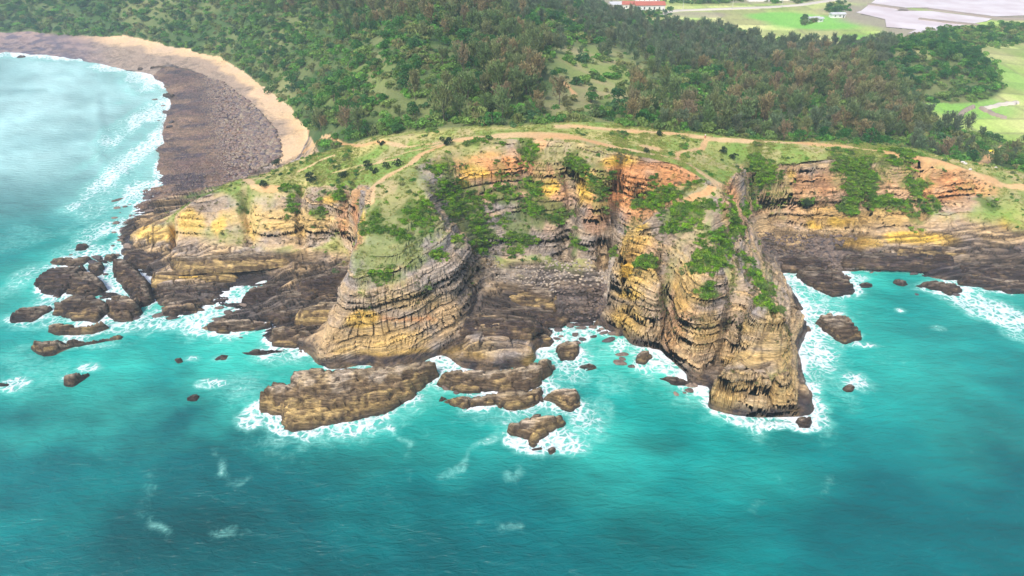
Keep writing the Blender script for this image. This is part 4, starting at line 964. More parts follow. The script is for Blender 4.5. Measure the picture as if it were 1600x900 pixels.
wc = wc * (1 + .5 * fb2(SX * .5 + .3 * SY, SY, 5, 3, 270.) + .5 * fb2(SX, SY, 30, 3, 271.))[..., None]
wc = mix(wc, C(.42, .50, .50), .7 * sstep(.55, .95, foam) * 0 + .5 * bayside * sstep(.1, .6, s14))
SZ = 0.55 * fb2((SX * .25 - .35 * SY) , (SX * .8 + SY * .6) * 1.0, 7, 3, 244.) + 0.7 * fb2(SX * .5 + SY * .3, SY, 9, 4, 240.) * np.clip(300 / SY, .2, 1) + 0.35 * (sf > 0) * sf * (fb2(SX, SY, 2.5, 2, 250.) + .5)
# the swell lines that roll into the bay
for pts, hgt in (([(150,60+95),(160,215),(150,235),(165,262),(200,275)], 0.9), ([(70,94),(130,112),(190,124),(215,150),(240,160)], .8), ([(60,100),(110,122),(160,150),(190,160)], .5)):
    a = np.array(pts, float); px_, py_ = ground_point(a[:, 0], a[:, 1], 0.0)
    m = (SX < -50) & (SY > 200) & (SY < 700)
    d = seg_dist(SX[m], SY[m], px_, py_)
    SZ[m] += hgt * np.exp(-(d / 2.6) ** 2)
I = np.arange(SX.size).reshape(SX.shape)
F = np.stack([I[:-1, :-1], I[1:, :-1], I[1:, 1:], I[:-1, 1:]], -1).reshape(-1, 4)
hS = base_h(SX, SY); hS[SX > 700] = 5
F = F[(hS.reshape(-1)[F].min(1) < 3.5) & ((SX < 330) | (SY < 250)).reshape(-1)[F].all(1)]
u, inv = np.unique(F, return_inverse=True)
me = mesh_from('sea', np.stack([SX, SY, SZ], -1).reshape(-1, 3)[u], inv.reshape(-1, 4), {'tint': np.clip(wc, 0, 1).reshape(-1, 3)[u], 'foam': foam.reshape(-1)[u]})
tag(obj('sea', me, M_SEA), kind='structure')
print('sea', time.time() - T0)

# ------------------------------------------------------------------ leaves, trees, stones
def leaf_mesh(name, centres, dirs, length, width, shade, extra=None):
    """many small leaf-sized faces: centre, pointing direction, length, width"""
    n = len(centres); r = np.random.default_rng(n)
    d = dirs / (np.linalg.norm(dirs, axis=1, keepdims=True) + 1e-9)
    s = np.cross(d, r.normal(size=(n, 3))); s /= np.linalg.norm(s, axis=1, keepdims=True) + 1e-9
    L_ = (length * (0.6 + 0.8 * r.random(n)))[:, None]; W_ = (width * (0.6 + 0.8 * r.random(n)))[:, None]
    bend = np.cross(d, s) * 0.15 * L_
    V = np.stack([centres - d * L_ * .5, centres + s * W_ * .5 + bend, centres + d * L_ * .5, centres - s * W_ * .5 + bend], 1).reshape(-1, 3)
    F = np.arange(n * 4).reshape(-1, 4)
    return mesh_from(name, V, F, {'shade': np.repeat(shade, 4)}, smooth=False)
def casuarina_crown(seed, h=10.0, w=1.6, n=620):
    r = np.random.default_rng(seed)
    nb = 26
    t = r.random(nb) ** .8; ang = r.random(nb) * 6.283
    root = np.stack([0 * t, 0 * t, h * (.16 + .66 * t)], 1)
    ln = w * (1.35 - .75 * t) * (.6 + .7 * r.random(nb))
    tip = root + np.stack([np.cos(ang) * ln, np.sin(ang) * ln, ln * (0.9 + .6 * r.random(nb))], 1)
    b = r.integers(0, nb, n); f = r.random(n) ** .6
    c = root[b] + (tip - root)[b] * f[:, None] + r.normal(size=(n, 3)) * [.32, .32, .36]
    d = (tip - root)[b] * .5 + r.normal(size=(n, 3)) * .5 + [0, 0, .9]
    lead = r.integers(0, n, 30); c[lead] = np.stack([r.normal(size=30) * .15, r.normal(size=30) * .15, h * (.75 + .27 * r.random(30))], 1)
    shade = np.clip(.75 + .5 * r.random(n) + (r.random(nb) * .5 - .25)[b], .3, 1.6)
    return leaf_mesh('casuarina_crown', c, d, .95, .30, shade)
def lobed_crown(name, seed, h=6.0, w=3.0, n=620, base=.35, leaf=.5, lobes=11):
    r = np.random.default_rng(seed)
    lc = r.normal(size=(lobes, 3)); lc /= np.linalg.norm(lc, axis=1, keepdims=True); lc *= (.35 + .5 * r.random(lobes))[:, None]
    lr = .30 + .28 * r.random(lobes)
    b = r.integers(0, lobes, n); v = r.normal(size=(n, 3)); v /= np.linalg.norm(v, axis=1, keepdims=True)
    v[:, 2] = np.where(v[:, 2] < -.25, -v[:, 2], v[:, 2])
    c = lc[b] + v * (lr[b] * (.8 + .25 * r.random(n)))[:, None]
    c = c * [w, w, h * .42] + [0, 0, h * (base + .25)]
    c[:, 2] = np.maximum(c[:, 2], h * .02)
    shade = np.clip(.75 + .5 * r.random(n) + (r.random(lobes) * .5 - .25)[b], .3, 1.6)
    d = np.cross(v, r.normal(size=(n, 3))) + v * .35
    return leaf_mesh(name, c, d, leaf * 1.3, leaf * .75, shade)
def trunk_mesh(name, h, r0, seed, limbs=4):
    r = np.random.default_rng(seed); V = []; F = []
    def tube(p0, p1, a, b_, k=5):
        p0, p1 = np.array(p0, float), np.array(p1, float); d = p1 - p0
        s = np.cross(d, [.3, .8, .1]); s /= np.linalg.norm(s); t = np.cross(d, s); t /= np.linalg.norm(t)
        o = len(V)
        for P_, R_ in ((p0, a), (p1, b_)):
            for i in range(k):
                V.append(P_ + R_ * (s * math.cos(6.283 * i / k) + t * math.sin(6.283 * i / k)))
        for i in range(k): F.append([o + i, o + (i + 1) % k, o + k + (i + 1) % k, o + k + i])
    m = (r.normal() * .2, r.normal() * .2, h * .5)
    tube((0, 0, -.6), m, r0, r0 * .65); tube(m, (0, 0, h), r0 * .65, r0 * .2)
    for i in range(limbs):
        a = r.random() * 6.283; z = h * (.35 + .45 * r.random()); l = h * .22
        tube((0, 0, z), (math.cos(a) * l, math.sin(a) * l, z + l * .8), r0 * .35, r0 * .12, 4)
    return mesh_from(name, np.array(V), np.array(F))
def leaf_material(name, cols, rough=.75):
    m, nt, b = new_mat(name); L = nt.links.new
    oi = node(nt, 'ShaderNodeObjectInfo'); sh = node(nt, 'ShaderNodeAttribute', attribute_name='shade')
    cr = node(nt, 'ShaderNodeValToRGB'); L(oi.outputs['Random'], cr.inputs[0])
    el = cr.color_ramp.elements
    while len(el) < len(cols): el.new(.5)
    for i, c_ in enumerate(cols): el[i].position = i / (len(cols) - 1); el[i].color = (*c_, 1)
    mu = node(nt, 'ShaderNodeVectorMath', operation='SCALE'); L(cr.outputs[0], mu.inputs[0]); L(sh.outputs['Fac'], mu.inputs['Scale'])
    L(mu.outputs[0], b.inputs['Base Color']); b.inputs['Roughness'].default_value = rough; b.inputs['Specular IOR Level'].default_value = .25
    tr = node(nt, 'ShaderNodeBsdfTranslucent'); L(mu.outputs[0], tr.inputs[0])
    mx = node(nt, 'ShaderNodeMixShader'); mx.inputs[0].default_value = .3; L(b.outputs[0], mx.inputs[1]); L(tr.outputs[0], mx.inputs[2])
    L(mx.outputs[0], nt.nodes['Material Output'].inputs['Surface'])
    return m
def plain_mat(name, col, rough=.85, emit=None):
    m, nt, b = new_mat(name)
    n_ = node(nt, 'ShaderNodeTexNoise'); n_.inputs['Scale'].default_value = 3; n_.inputs['Detail'].default_value = 4
    v = node(nt, 'ShaderNodeMapRange'); v.inputs['To Min'].default_value = .75; v.inputs['To Max'].default_value = 1.25; nt.links.new(n_.outputs['Fac'], v.inputs['Value'])
    s_ = node(nt, 'ShaderNodeVectorMath', operation='SCALE'); s_.inputs[0].default_value = col; nt.links.new(v.outputs[0], s_.inputs['Scale'])
    nt.links.new(s_.outputs[0], b.inputs['Base Color']); b.inputs['Roughness'].default_value = rough
    return m
M_BROWN = leaf_material('casuarina_leaf_brown', [(.27, .22, .10), (.34, .27, .13), (.16, .23, .08), (.30, .22, .13), (.11, .20, .06), (.22, .24, .09), (.13, .20, .08), (.18, .26, .09)])
M_PINE = leaf_material('casuarina_leaf_green', [(.10, .17, .08), (.16, .22, .11), (.13, .17, .10), (.20, .21, .11)])
M_BROAD = leaf_material('broadleaf', [(.035, .14, .03), (.06, .20, .035), (.035, .12, .04), (.10, .26, .04)])
M_SCRUB = leaf_material('scrub_leaf', [(.06, .19, .035), (.12, .31, .045), (.18, .26, .065), (.06, .16, .055), (.24, .24, .09), (.15, .36, .05)])
M_VIVID = leaf_material('cliff_leaf', [(.11, .27, .015), (.24, .46, .02), (.05, .13, .02), (.30, .44, .05), (.07, .18, .025), (.20, .26, .08), (.13, .34, .02)])
M_DARKB = leaf_material('dark_shrub_leaf', [(.03, .06, .025), (.045, .08, .03)])
M_GRASS = leaf_material('grass_blade', [(.24, .33, .05), (.36, .37, .11), (.18, .30, .04), (.42, .37, .14), (.30, .36, .07)])
M_TRUNK = plain_mat('bark', (.13, .10, .08))
V_CAS = [casuarina_crown(s_, 8.2 + .7 * (s_ % 4), 1.9 + .3 * (s_ % 3)) for s_ in range(7)]
V_CAS2 = [m_.copy() for m_ in V_CAS]
V_BRD = [lobed_crown('broadleaf_crown', 20 + s_) for s_ in range(4)]
V_SHR = [lobed_crown('shrub_leaves', 40 + s_, 2.2, 1.7, 230, .05, .42, 7) for s_ in range(4)]
V_CLF = [lobed_crown('cliff_shrub', 60 + s_, 1.6, 1.2, 120, .0, .34, 6) for s_ in range(4)]
V_DRK = [lobed_crown('dark_shrub_leaves', 80 + s_, 2.6, 1.5, 420, .1, .3, 9) for s_ in range(3)]
def grass_tuft(seed):
    r = np.random.default_rng(seed); n = 26
    c_ = r.normal(size=(n, 3)) * [.45, .45, .0] + [0, 0, .18]
    return leaf_mesh('grass_tuft', c_, r.normal(size=(n, 3)) * .5 + [0, 0, 1], .5, .16, .7 + .6 * r.random(n))
V_DRY = [lobed_crown('dry_tussock', 90 + s_, 1.3, 1.1, 60, .0, .3, 5) for s_ in range(3)]
V_GRS = [grass_tuft(s_) for s_ in range(3)]
for ms, m_ in ((V_CAS, M_BROWN), (V_CAS2, M_PINE), (V_BRD, M_BROAD), (V_SHR, M_SCRUB), (V_CLF, M_VIVID), (V_DRK, M_DARKB), (V_GRS, M_GRASS), (V_DRY, leaf_material('dry_leaf', [(.20, .17, .08), (.14, .15, .05), (.28, .22, .12), (.11, .15, .04)]))):
    for me in ms: me.materials.append(m_)
T_TALL = [trunk_mesh('tall_trunk', 9.2, .16, s_, 6) for s_ in range(3)]
T_LOW = [trunk_mesh('low_trunk', 3.6, .2, 9 + s_, 5) for s_ in range(3)]
T_STEM = [trunk_mesh('shrub_stem', 1.4, .06, 19 + s_, 3) for s_ in range(2)]
for me in T_TALL + T_LOW + T_STEM: me.materials.append(M_TRUNK)
def stone(seed, flat=.7):
    import bmesh
    bm = bmesh.new(); bmesh.ops.create_icosphere(bm, subdivisions=2, radius=1)
    r = np.random.default_rng(seed)
    cuts = [(Vector(r.normal(size=3)).normalized(), .62 + .3 * r.random()) for _ in range(9)]
    for v in bm.verts:
        p = v.co.copy()
        for nn, dd in cuts:
            e = p.dot(nn)
            if e > dd: p -= nn * (e - dd)
        v.co = Vector((p.x * 1.15, p.y, p.z * flat))
    me = bpy.data.meshes.new('stone'); bm.to_mesh(me); bm.free()
    return me
V_STN = [stone(s_, .55 + .1 * (s_ % 4)) for s_ in range(7)]
def stone_material(name, cols):
    m, nt, b = new_mat(name); L = nt.links.new
    oi = node(nt, 'ShaderNodeObjectInfo'); cr = node(nt, 'ShaderNodeValToRGB'); L(oi.outputs['Random'], cr.inputs[0])
    el = cr.color_ramp.elements
    while len(el) < len(cols): el.new(.5)
    for i, c_ in enumerate(cols): el[i].position = i / (len(cols) - 1); el[i].color = (*c_, 1)
    g = node(nt, 'ShaderNodeNewGeometry'); n_ = node(nt, 'ShaderNodeTexNoise'); n_.inputs['Scale'].default_value = 1.4; n_.inputs['Detail'].default_value = 6; L(g.outputs['Position'], n_.inputs['Vector'])
    v = node(nt, 'ShaderNodeMapRange'); v.inputs['From Min'].default_value = .3; v.inputs['From Max'].default_value = .7; v.inputs['To Min'].default_value = .6; v.inputs['To Max'].default_value = 1.35; L(n_.outputs['Fac'], v.inputs['Value'])
    s_ = node(nt, 'ShaderNodeVectorMath', operation='SCALE'); L(cr.outputs[0], s_.inputs[0]); L(v.outputs[0], s_.inputs['Scale']); L(s_.outputs[0], b.inputs['Base Color'])
    bp = node(nt, 'ShaderNodeBump'); bp.inputs['Distance'].default_value = .4; bp.inputs['Strength'].default_value = .7; L(n_.outputs['Fac'], bp.inputs['Height']); L(bp.outputs[0], b.inputs['Normal'])
    b.inputs['Roughness'].default_value = .8
    return m
M_STN = stone_material('boulder_stone', [(.30, .25, .20), (.40, .33, .25), (.22, .19, .18), (.46, .37, .26), (.33, .27, .23)])
M_STND = stone_material('dark_stone', [(.08, .06, .055), (.17, .12, .09), (.06, .05, .055), (.22, .16, .12), (.11, .08, .07)])
M_STNB = stone_material('shore_stone', [(.16, .11, .10), (.26, .18, .13), (.10, .08, .10), (.30, .24, .17), (.20, .13, .12)])
for me in V_STN: me.materials.append(M_STN)
V_STND = [m_.copy() for m_ in V_STN]; V_STNB = [m_.copy() for m_ in V_STN]
for me in V_STND: me.materials[0] = M_STND
for me in V_STNB: me.materials[0] = M_STNB
print('meshes', time.time() - T0)

def scatter(name, meshes, pos, scale, label, cat, sq=None):
    """uncountable cover as ONE object: a cloud of points that carries small meshes"""
    src = bpy.data.collections.new(name + '_source')
    for i, me in enumerate(meshes):
        o = bpy.data.objects.new('%s_piece' % name, me); src.objects.link(o)
    n = len(pos)
    me = bpy.data.meshes.new(name); me.vertices.add(n); me.vertices.foreach_set('co', pos.astype(np.float32).ravel())
    r = np.random.default_rng(n)
    at = me.attributes.new('rot', 'FLOAT_VECTOR', 'POINT'); at.data.foreach_set('vector', np.stack([r.normal(size=n) * .12, r.normal(size=n) * .12, r.random(n) * 6.283], 1).astype(np.float32).ravel())
    at = me.attributes.new('size', 'FLOAT_VECTOR', 'POINT'); sc = np.repeat(scale[:, None], 3, 1) * (np.stack([.85 + .3 * r.random(n), .85 + .3 * r.random(n), .8 + .45 * r.random(n)], 1)); at.data.foreach_set('vector', sc.astype(np.float32).ravel())
    at = me.attributes.new('pick', 'INT', 'POINT'); at.data.foreach_set('value', r.integers(0, len(meshes), n).astype(np.int32))
    o = obj(name, me)
    ng = bpy.data.node_groups.new(name + '_nodes', 'GeometryNodeTree')
    ng.interface.new_socket('Geometry', in_out='INPUT', socket_type='NodeSocketGeometry'); ng.interface.new_socket('Geometry', in_out='OUTPUT', socket_type='NodeSocketGeometry')
    N = ng.nodes.new; L = ng.links.new
    gi = N('NodeGroupInput'); go = N('NodeGroupOutput'); m2p = N('GeometryNodeMeshToPoints'); iop = N('GeometryNodeInstanceOnPoints'); ci = N('GeometryNodeCollectionInfo')
    ci.inputs['Collection'].default_value = src; ci.inputs['Separate Children'].default_value = True; ci.inputs['Reset Children'].default_value = True
    def na(nm, ty):
        a_ = N('GeometryNodeInputNamedAttribute'); a_.data_type = ty; a_.inputs['Name'].default_value = nm; return a_.outputs['Attribute']
    e2r = N('FunctionNodeEulerToRotation'); L(na('rot', 'FLOAT_VECTOR'), e2r.inputs[0])
    L(gi.outputs[0], m2p.inputs['Mesh']); L(m2p.outputs[0], iop.inputs['Points']); L(ci.outputs[0], iop.inputs['Instance']); iop.inputs['Pick Instance'].default_value = True
    L(na('pick', 'INT'), iop.inputs['Instance Index']); L(e2r.outputs[0], iop.inputs['Rotation']); L(na('size', 'FLOAT_VECTOR'), iop.inputs['Scale']); L(iop.outputs[0], go.inputs[0])
    md = o.modifiers.new('scatter', 'NODES'); md.node_group = ng
    return tag(o, label, cat, kind='stuff')

def ell(px, py, lst):
    w = np.zeros(px.shape)
    for p in lst:
        w = np.maximum(w, (p[4] if len(p) > 4 else 1) * sstep(1.15, .75, np.hypot((px - p[0]) / p[2], (py - p[1]) / p[3])))
    return w
# ------------------------------------------------------------------ woods
R = np.random.default_rng(11)
sp = 3.7
cx, cy = np.meshgrid(np.arange(-480, 900, sp), np.arange(215, 1050, sp), indexing='ij')
cx = (cx + R.uniform(-.5, .5, cx.shape) * sp).ravel(); cy = (cy + R.uniform(-.5, .5, cy.shape) * sp).ravel()
cz = relief(cx, cy); px, py = to_photo(cx, cy, cz)
bdp = beyond(cx, cy) + 8 * fb2(cx, cy, 14, 4, 80.0)
ok = (px > -140) & (px < 1740) & (py > -60) & (py < 320) & (bdp > 0) & (cz > 3.2)
onsand = in_poly(cx + 3 * fb2(cx, cy, 18, 3, 95.), cy + 6 * fb2(cx, cy, 18, 3, 94.), SANDP)
onplain = (cz < 8.9) & (cx > 20) & (bdp > 12)
CLUMPS = [(1530,60,110,14),(1500,56,60,12),(1260,33,14,5,.5),(1308,14,18,10,.8),(1100,2,60,5,.7),(1230,2,40,4,.6),(1590,50,40,12),(1420,72,40,8),(940,12,30,8,.3),(1000,24,50,5,.9)]
infld = in_poly(cx, cy, FIELDP)
onplain |= infld
ok &= ~onsand & (~onplain | (R.random(cx.shape) < ell(px, py, CLUMPS)))
pd = np.full(cx.shape, 99.)
for pts, wd in PATHS:
    m = ok & (cy < 700)
    X1, Y1 = line_on_ground(pts); pd[m] = np.minimum(pd[m], seg_dist(cx[m], cy[m], X1, Y1) - wd)
ok &= pd > 1.6
cx, cy, cz, px, py, bdp = (a_[ok] for a_ in (cx, cy, cz, px, py, bdp))
nz = fb2(cx, cy, 45, 3, 300.) * 2
BROWNZ = [(600,20,190,42),(760,70,110,60,.9),(800,150,80,50,.95),(690,170,100,36,.85),(1150,155,190,56,.85),(1290,150,110,60,.9),(1390,185,90,40,.8),(1520,240,90,30,.4),(1080,190,120,24,.7),(860,190,60,20,.7),(540,205,40,14,.5),(1250,215,180,14,.3)]
PINEZ = [(1100,80,230,36,.9),(1290,90,110,36,.9),(950,40,60,30,.7),(1420,200,100,30,.5),(840,20,60,30,.5),(1500,235,120,40,.6),(1180,200,150,25,.5)]
OPENZ = [(940,115,95,60,1.0),(905,160,80,36,.95),(1010,110,60,50,.6),(430,170,60,50,.4),(570,110,80,50,.5),(1000,60,70,30,.4),(870,130,26,16,.95),(1440,85,26,6,1.),(870,28,34,7,1.),(620,140,40,40,.5)]
GREENZ = [(740,75,60,14,.9),(765,135,18,12,.9),(890,148,22,12,.8),(850,40,40,10,.4),(1340,92,26,14,.7),(1450,110,100,40,.35),(950,160,20,8,.7),(700,80,14,10,.8)]
u = R.random(cx.shape)
wb = ell(px, py, BROWNZ) * np.clip(.62 + 1.1 * nz, 0, 1); wp_ = ell(px, py, PINEZ) * (.7 + .4 * nz); wo = ell(px, py, OPENZ); wg = ell(px, py, GREENZ)
kind = np.full(cx.shape, 3)                                   # scrub
kind[u < .16] = 2
kind[(R.random(cx.shape) < wg * .5)] = 2
kind[(R.random(cx.shape) < wp_ * .75)] = 1
kind[(R.random(cx.shape) < wb * .60)] = 0
kind[(R.random(cx.shape) < wg * .6)] = 2
drop = (R.random(cx.shape) < wo * .85) | ((kind == 3) & (R.random(cx.shape) < .25)) | ((kind == 2) & (R.random(cx.shape) < .5))
kind[drop & (kind < 3)] = 3; drop &= R.random(cx.shape) < .85
kind[(bdp < 5) & (R.random(cx.shape) < .8)] = 3
front = (px > 1430) & (py > 196) & (py < 250) & (kind < 3); kind[front & (R.random(cx.shape) < .8)] = 3
sel = ~drop
pos = np.stack([cx, cy, cz - .15], 1)
scl = {0: .62 + .75 * R.random(len(cx)) ** 1.3, 1: .5 + .55 * R.random(len(cx)), 2: .6 + .6 * R.random(len(cx)), 3: .95 + 1.1 * R.random(len(cx)) ** 2 * 1.5}
inview = (px > 0) & (px < 1600) & (py > -10) & (py < 300)
def grow(kind_name, crowns, trunks, p, s, label, cat, group, r):
    root = bpy.data.objects.new(kind_name, None); COL.objects.link(root)
    root.location = tuple(float(q_) for q_ in p); root.scale = (s * r.uniform(.85, 1.15), s * r.uniform(.85, 1.15), s * r.uniform(.85, 1.2)); root.rotation_euler = (0, 0, r.uniform(0, 6.28))
    root.empty_display_size = .5
    obj('crown', r.choice(crowns), None, root); obj('trunk', r.choice(trunks), None, root)
    return tag(root, label, cat, group)
rr = random.Random(5)
def zone(x_, y_):
    if x_ < 480: return 'on the steep slope above the bay beach'
    if x_ < 900:
        return 'near the top edge of the hill left of centre' if y_ < 70 else 'half way up the hill left of centre' if y_ < 140 else 'at the wood front just above the western grass' if x_ < 700 else 'at the wood front right above the bowl rim'
    if x_ < 1060: return 'on the open slope between the two brown woods'
    if y_ > 200: return 'along the wood edge beside the upper road'
    if x_ > 1380: return 'on the wooded knoll by the right hand fields'
    return 'deep in the wood right of centre' if y_ > 130 else 'in the far hazy part of the right hand wood'
def woods(k, limit, name, crowns, trunks, cat, look, group, stuffname, stufflabel, minpx):
    i = np.nonzero(sel & (kind == k))[0]
    vis = i[inview[i]]
    key = scl[k][vis] / np.sqrt(cy[vis])
    top = vis[np.argsort(-key * (1 + .0 * key))][:limit]
    for j in top:
        z_ = zone(px[j], py[j])
        grow(name, crowns, trunks, pos[j], float(scl[k][j]), '%s %s' % (look, z_), cat, '%s %s' % (group, z_), rr)
    rest = np.setdiff1d(i, top)
    if len(rest): scatter(stuffname, crowns, pos[rest], scl[k][rest], stufflabel, cat)
    print(name, len(top), len(rest))
woods(0, 300, 'casuarina_tree', V_CAS, T_TALL, 'tree', 'tall feathery tree with browned foliage', 'brown casuarinas', 'casuarina_wood', 'farther brown feathery trees that merge into one wood', 0)
woods(1, 0, 'casuarina_tree', V_CAS2, T_TALL, 'tree', 'slender grey green feathery tree', 'green casuarinas', 'young_casuarina_wood', 'grey green casuarina wood running down to the green fields', 0)
woods(2, 220, 'broadleaf_tree', V_BRD, T_LOW, 'tree', 'rounded deep green leafy tree', 'leafy trees', 'broadleaf_wood', 'farther rounded deep green trees among the scrub', 0)
woods(3, 300, 'shrub', V_SHR, T_STEM, 'shrub', 'low green bush of the thicket', 'bushes', 'scrub', 'dense low scrub covering the slopes between the trees', 0)

# ------------------------------------------------------------------ greenery on the cliffs, grass on the headland
Xv, Yv, Zv = (a_.ravel() for a_ in (LX, LY, LZ))
e1 = np.hypot(np.gradient(LX, axis=0), np.hypot(np.gradient(LY, axis=0), np.gradient(LZ, axis=0))).ravel(); e2 = np.hypot(np.gradient(LX, axis=1), np.hypot(np.gradient(LY, axis=1), np.gradient(LZ, axis=1))).ravel()
area = e1 * e2
def sample(w, n, seed):
    p = (w * area).clip(0); r = np.random.default_rng(seed); c_ = np.cumsum(p); i = np.searchsorted(c_, r.random(n) * c_[-1])
    return i
nearm = (Yv < 330) & (Zv > 4)
w_v2 = np.maximum(nearly(blob, GREEN, 1.3, 4.0, .7) ** 1.2, wild * .3)
i = sample(np.where(w_v2 > .08, w_v2, 0).ravel() * nearm * (1 - pathw.ravel()), 6200, 1)
scatter('cliff_greenery', V_CLF, np.stack([Xv[i], Yv[i], Zv[i] - .25], 1), .45 + .75 * R.random(len(i)) ** 1.5, 'bright green bushes and creepers clinging to the cliff gullies and ledges', 'greenery')
i = sample((steepM * sstep(8, 14, Z) * sstep(.0, .2, fb3(X, Y, Z, 6, 3, 88.) + .05)).ravel() * nearm, 3600, 9)
scatter('dry_scrub', V_DRY, np.stack([Xv[i], Yv[i], Zv[i] - .12], 1), .25 + .5 * R.random(len(i)) ** 1.5, 'dry olive and brown tussocks dotted over the cliff faces', 'scrub')
i = sample(np.clip(w_turf, 0, 1).ravel() * nearm * (1 - pathw.ravel()) * (1 - hill.ravel()), 15000, 2)
scatter('grass', V_GRS, np.stack([Xv[i], Yv[i], Zv[i] - .05], 1), .35 + .75 * R.random(len(i)) ** 2, 'short yellow green grass on the headland top and its slopes', 'grass')
i = sample((fb2(Xv, Yv, 10, 3, 333.) > .04) * w_turf.ravel() * nearm * (pathw.ravel() < .1) * (hill.ravel() < .5), 650, 3)
scatter('heath', V_SHR[:2] + V_CLF[2:], np.stack([Xv[i], Yv[i], Zv[i] - .15], 1), .3 + .4 * R.random(len(i)), 'patches of low heath scrub spread over the headland turf', 'scrub')
# ------------------------------------------------------------------ shrubs one can point at
LONE = [(433,262,.95,'dark rounded shrub at the back corner of the western grass shelf, above the pebble shore'),
 (413,291,.75,'small dark shrub beside the pale path at the western cliff rim'),
 (487,287,1.05,'dark conical shrub near the rim, midway along the western grass'),
 (536,280,.8,'narrow dark shrub near the rim, right of the conical one'),
 (575,262,.75,'dark spreading shrub, upper one of the pair left of the path fork'),
 (585,274,.7,'dark small shrub, lower one of the pair left of the path fork'),
 (605,266,.65,'small dark shrub just left of the ridge path'),
 (622,261,.7,'dark round shrub standing right on the edge of the ridge path'),
 (697,227,1.0,'dark shrub beside the path at the western end of the bowl rim'),
 (596,230,.6,'thin small shrub alone below the wood edge on the western grass')]
for x_, y_, s_, lb in LONE:
    p = hit(x_, y_); pz = float(relief(np.array([p[0]]), np.array([p[1]]))[0])
    grow('dark_shrub', V_DRK, T_STEM, (p[0], p[1], pz - .1), s_ * 1.55, lb, 'shrub', None, rr)
for x_, y_, s_, crowns, nm, lb, ct in [(525,220,1.0,V_SHR,'shrub','large wispy grey green bush at the wood edge above the western grass','shrub'),(520,256,.7,V_SHR,'shrub','spindly pale bush in the middle of the western grass','shrub'),
   (1190,275,1.6,V_CLF,'shrub','large bright green round bush on the slope between the two cliffs','shrub'),(1182,288,1.3,V_CLF,'shrub','bright green bush just below the large round one','shrub'),
   (1030,213,.8,V_DRK,'shrub','dark low bush between the two paths behind the bowl','shrub'),(1130,238,.9,V_DRK,'shrub','dark bush on the grass below the upper road','shrub'),(1145,247,.8,V_DRK,'shrub','dark bush lower on the grass right of the forked path','shrub'),(1010,240,.6,V_DRK,'shrub','small dark bush by the pale bare patch behind the bowl','shrub'),
   (1258,322,.9,V_DRK,'shrub','dark bush clinging alone to the face of the eastern cliff','shrub'),(503,338,.9,V_CLF,'shrub','green bush halfway up the western ochre wall','shrub'),(492,362,.7,V_CLF,'shrub','small green bush near the foot of the western ochre wall','shrub')]:
    p = hit(x_, y_); pz = float(relief(np.array([p[0]]), np.array([p[1]]))[0])
    grow(nm, crowns, T_STEM, (p[0], p[1] - .3, pz - .1), s_ * 1.35, lb, ct, None, rr)
print('plants', time.time() - T0)

# ------------------------------------------------------------------ boulders
def stones(w, n, seed, smin, smax, meshes, limit, group, look, stuffname, stufflabel, power=2.5):
    i = sample(w, n, seed); r = np.random.default_rng(seed)
    s = smin + (smax - smin) * r.random(n) ** power
    P_ = np.stack([Xv[i], Yv[i], Zv[i] + s * .12], 1)
    x_, y_ = to_photo(P_[:, 0], P_[:, 1], P_[:, 2])
    vis = np.nonzero((x_ > 0) & (x_ < 1600) & (y_ > 0) & (y_ < 900))[0]
    top = vis[np.argsort(-(s / np.hypot(P_[:, 1], CAM_H))[vis])][:limit]
    for j in top:
        o = obj('boulder', meshes[int(r.integers(len(meshes)))]); o.location = P_[j]
        o.scale = (s[j] * r.uniform(.8, 1.3), s[j] * r.uniform(.8, 1.2), s[j] * r.uniform(.8, 1.2)); o.rotation_euler = (r.normal() * .3, r.normal() * .3, r.uniform(0, 6.28))
        tag(o, look, 'boulder', group)
    rest = np.setdiff1d(np.arange(n), top)
    scatter(stuffname, meshes, P_[rest], s[rest], stufflabel, 'stones')
rub = (in_poly(Xv, Yv, RUBBLE) & (Zv > .3)).astype(float) * (1 - .0 * Zv)
stones(rub * (Zv > 5.5), 700, 21, .35, 1.5, V_STN, 50, 'pale boulders under the bowl wall', 'pale fallen boulder in the heap at the foot of the bowl', 'scree', 'loose pale scree at the foot of the bowl wall')
stones(rub * (Zv <= 5.5), 900, 22, .4, 1.7, V_STND, 40, 'dark boulders on the cove shore', 'dark wet boulder on the shore of the central cove', 'dark_scree', 'small dark stones between the boulders of the central cove')
rube = (in_poly(Xv, Yv, RUBBLE_E) & (Zv > .2)).astype(float)
stones(rube, 900, 23, .4, 1.9, V_STND, 45, 'dark boulders on the eastern shelf', 'dark boulder lying on the shelf below the eastern cliff', 'shelf_stones', 'small dark stones on the eastern shelf')
mixed = ((Zv > .3) & (Zv < 6) & (Yv < 230)).astype(float) * (1 - steepM.ravel()) * (fb2(Xv, Yv, 12, 3, 400.) > .05)
stones(mixed, 800, 25, .2, 1.0, V_STND, 8, 'dark boulders on the western shelf', 'dark boulder lying on the wave cut shelf west of the headland', 'ledge_stones', 'small loose stones on the rock ledges')
pebm = ((peb.ravel()) & (Zv > -.3)).astype(float)
stones(pebm, 9000, 24, .25, 1.6, V_STNB, 10, 'boulders strewn over the rocky bay shore', 'dark purple boulder on the stony shore of the bay', 'shore_stones', 'countless brown and purple stones covering the shore of the bay', 5.0)
